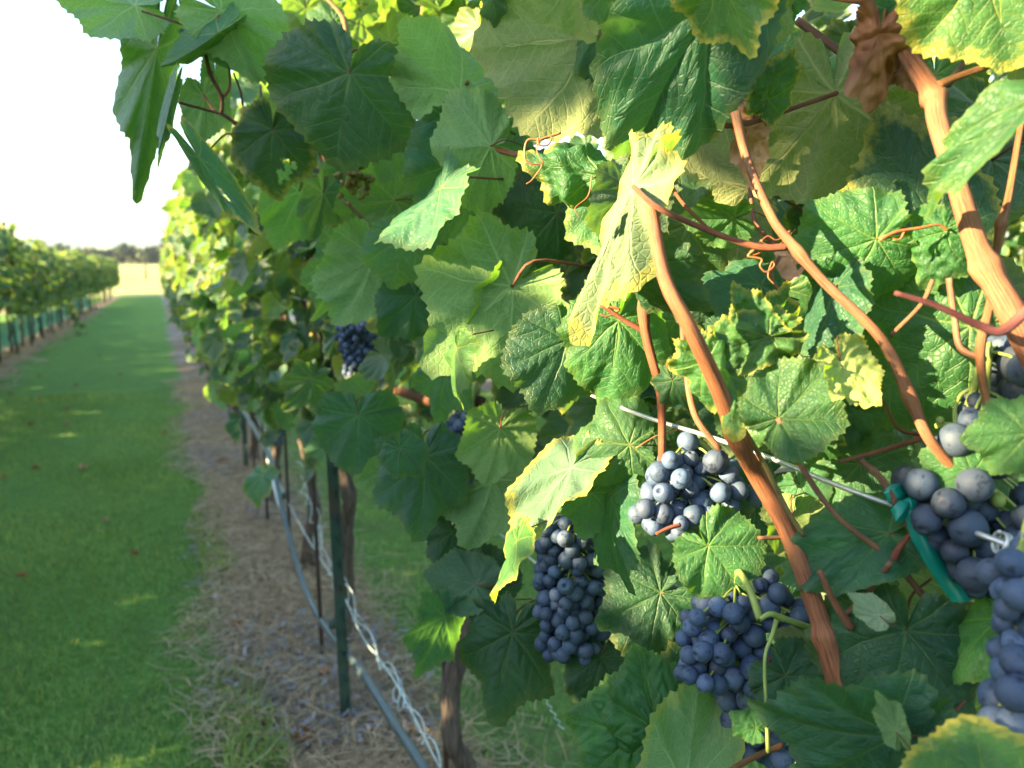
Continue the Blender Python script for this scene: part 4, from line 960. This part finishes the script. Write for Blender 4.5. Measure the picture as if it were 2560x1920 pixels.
def vine_proto(seed, n, zlo, zhi, hw, face, label, group, tr=.02):
    g = np.random.default_rng(seed)
    o = empty('grapevine', (0, 0, 0), label, 'grapevine', group)
    trunk(o, [0, 0, -.02], [.02, 0, .75], tr, tr*.75, g)
    p, nr = canopy_points(n, g, zlo, zhi, hw, .60, face); 
    V, f, kw = mass(n, p, nr, g.uniform(.042, .066, n), g, 'lo')
    add('leaves', V, f, M['leaf_far'], o, loc=(0, 0, 1), **kw)
    return o
def copy_vine(src, loc, rz=0, label=None, group=None, sc=1.0):
    r = src.copy(); C.objects.link(r); r.location = loc; r.rotation_euler = (0, 0, rz); r.scale = (1, 1, sc)
    if label: r['label'] = label
    if group: r['group'] = group
    for ch in list(src.children):
        c = ch.copy(); C.objects.link(c); c.parent = r
    return r
LR = 'vine of the right-hand row, one of those receding into the distance with sunlit tops'
GR = 'grapevines of the right-hand row'
prR = [vine_proto(300+k, 460, .70, 1.46, .17, -1, LR, GR) for k in range(4)]
y = 5.15; k = 0
while y < 37.5:
    loc = (.40+random.uniform(-.03, .03), y, gz(y)); q_ = prR[k % 4]
    if k < 4: q_.location = loc; q_.scale = (1, 1, random.uniform(.95, 1.1))
    else: copy_vine(q_, loc, 0, sc=random.uniform(.92, 1.1))
    y += random.uniform(.85, 1.0); k += 1
LL = 'vine of the left-hand row, its backlit yellow tinted into some leaves, beside the grass alley'
GL = 'grapevines of the left-hand row'
prL = [vine_proto(320+k, 800, .66, 1.34, .22, 1, LL, GL) for k in range(4)]
y = 9.0; k = 0
while y < 37.2:
    loc = (-1.80+random.uniform(-.04, .04), y, gz(y)); sc = 1.13 if y < 11.5 else random.uniform(.9, 1.07)
    if k < 4: prL[k].location = loc; prL[k].scale = (1, 1, sc)
    else: copy_vine(prL[k % 4], loc, 0, sc=sc)
    y += random.uniform(.85, 1.05); k += 1
# the same rows carried on beside and behind the camera: tops and density shaped to throw shade on the near wall
LS = 'vine of the left-hand row beside the camera, outside the picture'
GS = 'left-hand vines beside the camera'
def dense(seed, n, zlo, zhi, label, group): return vine_proto(seed, n, zlo, zhi, .24, 1, label, group)
prS = [dense(340, 1100, .40, 1.405, LS, GS), dense(341, 1300, .30, 1.33, LS, GS)]
k = 0
for y in [-6.2, -5.3, -4.4, -3.5, -2.6, -1.75, -.95, -.15, .60, 2.7, 3.6, 4.5, 5.4, 6.3, 7.2, 8.1]:
    if k == 0: prS[0].location = (-1.80, y, gz(y))
    elif y == 2.7: prS[1].location = (-1.80, y, gz(y))
    else: copy_vine(prS[0 if y < 2 else 1], (-1.80, y, gz(y)), 0, sc=random.uniform(.98, 1.04))
    k += 1
tv = dense(343, 1600, .40, 1.80, 'tall dense vine of the left-hand row, shaped to cast shade beside the camera, outside the picture', GS); tv.location = (-1.80, 1.42, gz(1.4))  # made taller and denser than its row to shade the second vine
tv = dense(344, 900, .50, 1.66, 'second tall vine of the left-hand row, shaped to cast shade beside the camera, outside the picture', GS); tv.location = (-1.80, 2.1, gz(2.1))  # height raised for its shadow too
g = np.random.default_rng(77); n = 150
V, f, kw = mass(n, np.stack([-1.85+g.normal(0, .12, n), g.uniform(.50, .98, n), g.uniform(1.80, 1.98, n)], 1), g.normal(0, 1, (n, 3))+np.array([1, 0, .3]), g.uniform(.05, .07, n), g, 'lo')
tag(add('shade_leaves', V, f, M['leaf_far'], None, **kw), 'leaf cluster added above the left-hand row to cast shade, outside the picture', 'vine shoot')  # unseen leaves added only to shade the upper near leaves
LB = 'vine of the second row to the left, mostly hidden behind the first'
for k in range(54):
    y = -7+k*.82 if k < 24 else 12.7+(k-24)*.95
    copy_vine(prS[k % 2] if y < 12 else prL[(k*3+1) % 4], (-3.95, y, gz(y)), math.pi if k % 2 else 0, LB, 'grapevines of the second row to the left', sc=1.13)

LO = 'vine of the next row on the right, glimpsed through gaps in the near leaves'
for k in range(19):
    y = -2.2+k*.93
    copy_vine(prS[0] if k % 2 else prS[1], (2.75, y, gz(y)), math.pi, LO, 'grapevines of the next row on the right', sc=1.15)
# a shoot of the left row hanging to the ground
g = np.random.default_rng(90); b = []
t = np.linspace(0, 1, 46)[:, None]; A_, B_ = G(205, 838), np.array(P(165, 735, 12.6)); A_ = np.array(A_)
pp = B_*(1-t)+A_*t+g.normal(0, .05, (46, 3)); nr = g.normal(0, 1, (46, 3))
V, f, kw = mass(46, pp, nr, g.uniform(.05, .07, 46), g, 'lo')
ch = [o for o in prL][3]
sh = add('hanging_shoot', V, f, M['leaf_far'], None, **kw); tag(sh, 'leafy shoot drooping from the left-hand row down to the grass', 'vine shoot')

# =================================================================== TRELLIS, HOSE, NETTING
def T3(a): return np.array(a, float)
def tpost(loc, h, label, tilt=0.0):
    b = Bag(); x, y, z = 0, 0, 0
    for lo, hi in (((-.017, -.0022, 0), (.017, .0022, h)), ((-.0022, .0025, 0), (.0022, .030, h))):
        b.put(*box(lo, hi))
    V, f = b.out(); o = bpy.data.objects.new('steel_post', mesh_np('steel_post', V, f, M['post'], smooth=False))
    link(o, None, loc); tag(o, label, 'post'); W[o.name] = np.array(loc)
    s = Bag()
    for k in range(int(h/.053)): s.put(*box((-.006, -.009, .05+k*.053), (.006, -.0024, .066+k*.053)))
    V, f = s.out(); c = bpy.data.objects.new('studs', mesh_np('studs', V, f, M['post'], smooth=False)); link(c, o, loc); tag(c, kind='stuff')
    o.rotation_euler = (0, tilt, R(-35)); o.scale = (.74, .74, 1); return o
gpst = G(866, 1808); tpost(gpst, 1.62, 'nearest green steel T-post with studs, right of the black hose', R(-.8))
gp2 = G(616, 1178); tpost(gp2, 1.60, 'second green steel T-post, farther along the row', R(.3))
tpost(np.array([.36, 6.1, gz(6.1)]), 1.6, 'third green steel T-post, small and half hidden under leaves')
def rod(loc, label, h=1.3, r=.0052, lean=(0, 0), grp=None):
    V, f = tube([loc, np.array(loc)+np.array([lean[0], lean[1], h])], [r, r], 8, 4)
    return tag(add('stake', V, f, M['rod'], None, loc=loc), label, 'stake', grp)
rod(G(806, 1640), 'thin dark rod between the nearest T-post and the trunk behind', lean=(-.01, 0))
rod(np.array(G(1117, 2010)), 'thin dark rod beside the nearest visible trunk', r=.0055)
g = np.random.default_rng(4)
for k in range(14):
    y = 9.2+k*1.25
    V, f = tube([(-1.70, y, gz(y)), (-1.70+g.normal(0, .03), y+g.normal(0, .03), gz(y)+1.15)], [.016, .014], 6, 3)
    tag(add('stake', V, f, M['post'], None, loc=(-1.70, y, gz(y))), 'dark stake standing among the vines of the left-hand row', 'stake', 'stakes of the left-hand row')
for k, (xx, yy) in enumerate(((-2.9, 62), (-.9, 70), (1.2, 66))):
    V, f = tube([(xx, yy, gz(yy)), (xx, yy, gz(yy)+1.4)], [.09, .08], 8, 2)
    tag(add('fence_post', V, f, M['bark'], None, loc=(xx, yy, gz(yy))), 'small dark post far off in the sunlit field', 'post', 'posts in the field')
for k, (xx, yy) in enumerate(((.36, 2.75), (.33, 3.15), (.37, 4.0), (.34, 4.75), (.37, 5.5), (.35, 6.6), (.37, 7.8), (.35, 9.2))):
    rod(np.array([xx, yy, gz(yy)]), 'thin dark stake among the receding trunks of the right-hand row', grp='stakes of the right-hand row')
# main wire: strung along the near vines, spliced at its end
wp = [P(u, v, d) for u, v, d in ((1236, 885, .78), (1420, 963, .60), (1597, 1036, .50), (1760, 1087, .455), (1909, 1139, .425), (2100, 1216, .40), (2233, 1264, .386), (2330, 1297, .384), (2400, 1320, .375), (2444, 1334, .350), (2532, 1368, .338))]
far = [np.array([.30, y, .93+gz(y)*.9]) for y in (12, 6, 3, 1.9)]
V, f = tube(far+wp, [.0013], 8, 5); wo = add('trellis_wire', V, f, M['wire'], None); tag(wo, 'pale steel trellis wire slanting past the sunlit grapes', 'wire')
cp = []
for k in range(30):
    a = k/29*2.3*2*math.pi; c = P(2500-6+k*.8, 1354+k*.3, .342); cp.append(c+cu*math.cos(a)*.0042+cf*math.sin(a)*.004+cr*.0012*math.cos(a))
V, f = tube(cp, [.0009], 6, 2); add('splice_coil', V, f, M['wire'], wo)
for (X, Z, lab) in ((.50, .56, 'thin wire low behind the leaves, seen right of the nearest T-post'), (.44, .70, 'thin wire just under the leaves above the long bunch')):
    V, f = tube([(X, y, Z+gz(y)-.01*math.sin(y*2)) for y in (.25, 1, 2, 4, 8, 14, 24, 37)], [.0014], 6, 3)
    tag(add('trellis_wire', V, f, M['wire'], None), lab, 'wire')
# drip hose
hp = [PX(u*1.157, v*1.157, .325) for u, v in ((425, 740), (437, 768), (470, 812), (520, 880), (560, 945), (590, 1010), (615, 1120), (655, 1260), (700, 1350), (780, 1450), (850, 1560), (915, 1659), (1000, 1800), (1080, 1930))]
hp = [np.array([.325, 18, .40+gz(18)]), np.array([.325, 13, .38+gz(13)])]+hp
V, f = tube(hp, [.0085], 10, 6); ho = tag(add('drip_hose', V, f, M['hose'], None), 'black irrigation hose sagging along the row beside the posts', 'hose')
for u, v in ((702, 1240), (822, 1562)):
    c = PX(u+8, v, .33); V, f = tube([c+np.array([0, 0, .012]), c-np.array([0, 0, .008])], [.006, .008], 8, 2); add('emitter', V, f, M['post'], ho)
# gathered white netting, looping along a string
def loops(pts, X, amp, turns, seed):
    g = np.random.default_rng(seed); c = catmull([PX(u, v, X) for u, v in pts], 40); n = len(c); t = np.linspace(0, turns*2*math.pi, n)
    k = amp*(1+.45*np.sin(t*.37+seed)); L = np.array([np.linalg.norm(x-CAM) for x in c]); 
    return c+np.stack([np.sin(t)*k*.4, np.cos(t+.8*np.sin(t*.23))*k, (np.sin(t*1.0+.6)+.7*np.sin(t*.31+seed))*k*.6], 1)*np.minimum(L, 2.2)[:, None]/1.5
b = Bag()
path = [(745, 1180), (770, 1260), (790, 1330), (800, 1362), (828, 1430), (860, 1480), (925, 1600), (985, 1700), (1010, 1760), (1070, 1850), (1110, 1960)]
V, f = tube(loops(path, .36, .016, 12, 1), [.0010], 6, raw=True); b.put(V, f)
V, f = tube(loops([(x+6, y+10) for x, y in path], .37, .015, 9, 5), [.0008], 5, raw=True); b.put(V, f)
V, f = tube([PX(u, v, .36) for u, v in ((640, 1040), (668, 1100), (700, 1210), (760, 1330), (852, 1476), (905, 1590), (985, 1700), (1100, 1920))], [.0014], 6, 6); b.put(V, f)
b.build('bird_netting', M['net'], None); tag(bpy.data.objects['bird_netting'], 'gathered white bird netting looping along a string by the hose', 'netting')
# zigzag edge of netting seen under the star leaf, and farther strand
b = Bag()
for off, ph in ((0, 0),):
    zz = [PX(1340+k*5+off+(5 if k % 2 else -4), 1705+k*9, .50) for k in range(0, 14)]; V, f = tube(zz, [.0009], 5, raw=True); b.put(V, f)
tag(b.build('bird_netting', M['net'], None), 'zigzag selvedge of white netting hanging under the star-shaped leaf', 'netting'); b = Bag()
zz = [PX(1055+k*3.6+(3 if k % 2 else -3), 1325+k*7, .42) for k in range(0, 15)]; V, f = tube(zz, [.0012], 5, raw=True); b.put(V, f)
tag(b.build('bird_netting', M['net'], None), 'short white netting strand left of the nearest visible trunk', 'netting')
V, f = tube([PX(u, v, .34) for u, v in ((500, 870), (520, 930), (515, 990), (560, 1010))], [.004], 6, 5)
pl = [PX(u, v, .345) for u, v in ((655, 1050), (668, 1130), (690, 1230), (700, 1270))]
V, f = tube(pl, [.006, .009, .004], 6, 5); tag(add('bird_netting', V, f, M['net'], None), 'pale strand of netting hanging left of the nearest T-post', 'netting')
# teal netting low along the left-hand rows
def netstrip(X, z0, z1, y0, y1, label):
    ys_ = np.linspace(y0, y1, 60); g = np.random.default_rng(int(abs(X)*10)); w1 = .08*np.sin(ys_*2.3)+.05*np.sin(ys_*5.1)
    rows = [np.stack([X+.05*np.sin(ys_*3+r), ys_, np.vectorize(gz)(ys_)+z], 1) for r, z in enumerate((z0+w1*.3, (z0+z1)/2+w1*.6, z1+w1))]
    V = np.concatenate(rows); i, j = np.meshgrid(np.arange(2), np.arange(59), indexing='ij'); i = i.ravel(); j = j.ravel()
    return tag(add('bird_netting', V, [np.stack([i*60+j, i*60+j+1, (i+1)*60+j+1, (i+1)*60+j], 1)], M['netfilm'], None), label, 'netting')
netstrip(-1.92, .02, .40, 8.3, 27, 'teal bird netting bunched low under the left-hand row')
netstrip(-3.7, .30, .52, 12, 34, 'teal bird netting hanging under the second row to the left')

# green tie tape on the wire
c0 = P(2262, 1268, .38)
b = Bag()
def ribbon(pts, wd, dirv):
    c = catmull(pts, 8); n = len(c); wd = np.interp(np.linspace(0, 1, n), np.linspace(0, 1, len(wd)), wd)[:, None]; d = np.array(dirv)/np.linalg.norm(dirv)
    d = d+np.outer(np.sin(np.linspace(0, 3, n)), cf)*.35; V = np.concatenate([c-d*wd, c+d*wd, c+d*wd+cf*.0007, c-d*wd+cf*.0007]); f = []
    for k in range(n-1):
        for a_, b_ in ((0, 1), (1, 2), (2, 3), (3, 0)): f.append([a_*n+k, a_*n+k+1, b_*n+k+1, b_*n+k])
    return V, [np.array(f)]
b.put(*ribbon([P(u, v, .368) for u, v in ((2275, 1275), (2310, 1350), (2355, 1430), (2405, 1505))], [.003, .0062, .0060, .0045], cr))
b.put(*ribbon([P(u, v, .372) for u, v in ((2262, 1268), (2245, 1245), (2232, 1222), (2228, 1212))], [.0022, .0055, .0050, .001], cr+cu*.4))
b.put(*ribbon([P(u, v, .370) for u, v in ((2258, 1262), (2280, 1262), (2292, 1252))], [.002, .004, .001], cu))
b.put(*ribbon([P(u, v, .366) for u, v in ((2238, 1262), (2258, 1280), (2262, 1300))], [.003, .006, .001], cr+cu))
for k in range(3): b.put(*ribbon([P(2240+k*9, 1250+k*4, .388), P(2244+k*9, 1256+k*4, .376), P(2250+k*10, 1268+k*4, .373), P(2252+k*10, 1284+k*3, .378), P(2246+k*9, 1290, .388)], [.0022, .0032, .0036, .003, .002], cr+cu*.3))
tag(b.build('plant_tie', M['tape'], None), 'green plastic tie knotted round the wire beside the black grapes', 'tie')
V, f = tube([(.37, 1.06, .58), (.37, 1.06, .60)], [.026, .026], 10, 2, bump=.05); tag(add('plant_tie', V, f, M['tape'], None), 'small green tie round the trunk below the dark bunch', 'tie')

# dried blossom cluster on the second vine
g = np.random.default_rng(66); b = Bag(); c = P(885, 445, .84)
for k in range(70):
    p_ = c+g.normal(0, 1, 3)*np.array([.009, .009, .012]); b.put(*tube([p_, p_+g.normal(0, .003, 3)], [.0034, .0022], 6, 1))
b.build('dried_blossom', M['blossom'], VB)

# fallen leaves: each a thing
def fallen(px_, py_, L, mat, label, group=None, seed=0):
    g = np.random.default_rng(seed+500); xy, tt, f = flat(seed % 6, 'mid')
    V = deform(xy, tt, g, L, crum=1.2, wav=.12, cup=.5, kx=g.uniform(.5, 1.6), ky=g.uniform(.3, 1.2), w=.85)
    a = g.uniform(0, 6.28); rot = np.array([[math.cos(a), -math.sin(a), 0], [math.sin(a), math.cos(a), 0], [0, 0, 1]]); V = V @ rot.T
    c = np.array(G(px_, py_)); c[2] += .012-V[:, 2].min(); me = mesh_np('fallen_leaf', V, f, mat, uv=xy, attrs={'edge': tt})
    o = link(bpy.data.objects.new('fallen_leaf', me), None, c); return tag(o, label, 'fallen leaf', group)
M['rust'] = simple('rust_leaf', (.34, .15, .05), (.20, .09, .04), 40, .85, .6, .002, .2)
M['palel'] = simple('pale_leaf', (.55, .45, .38), (.42, .33, .28), 40, .85, .6, .002, .2)
fallen(762, 1870, .042, M['rust'], 'big orange-brown fallen leaf on the mulch at the foot of the nearest T-post', seed=1)
fallen(550, 1255, .050, M['palel'], 'pale curled leaf at the grass edge below the second T-post', seed=2) if False else None
fallen(530, 1505, .030, M['palel'], 'pale pinkish fallen leaf where grass meets mulch', seed=3)
fallen(595, 1568, .028, M['rust'], 'orange fallen leaf on the mulch just below the pale one', seed=4)
fallen(672, 1815, .034, M['palel'], 'whitish curled leaf on the mulch left of the nearest T-post foot', seed=5)
fallen(800, 1700, .036, M['tan'], 'tan fallen leaf beside the thin rod', seed=6)
fallen(560, 1165, .055, M['rust'], 'bright orange leaf heap left of the second T-post foot', seed=7)
GF = 'small brown leaves scattered over the grass'
for k, (x, y) in enumerate(((267, 1310), (85, 1180), (10, 1200), (210, 1178), (168, 1028), (80, 1068), (170, 1065), (45, 940), (98, 945), (250, 893), (190, 968), (28, 990), (300, 940), (315, 835), (410, 1090), (100, 1006), (60, 1450), (340, 1395))):
    fallen(x, y, .034 if y < 1200 else .026, M['rust'] if k % 3 else M['tan'], 'small brown leaf lying scattered on the green grass', GF, seed=20+k)
S.cycles.use_denoising = True
S.cycles.max_bounces = 8; S.cycles.transparent_max_bounces = 12
print('leaves', nleaf)
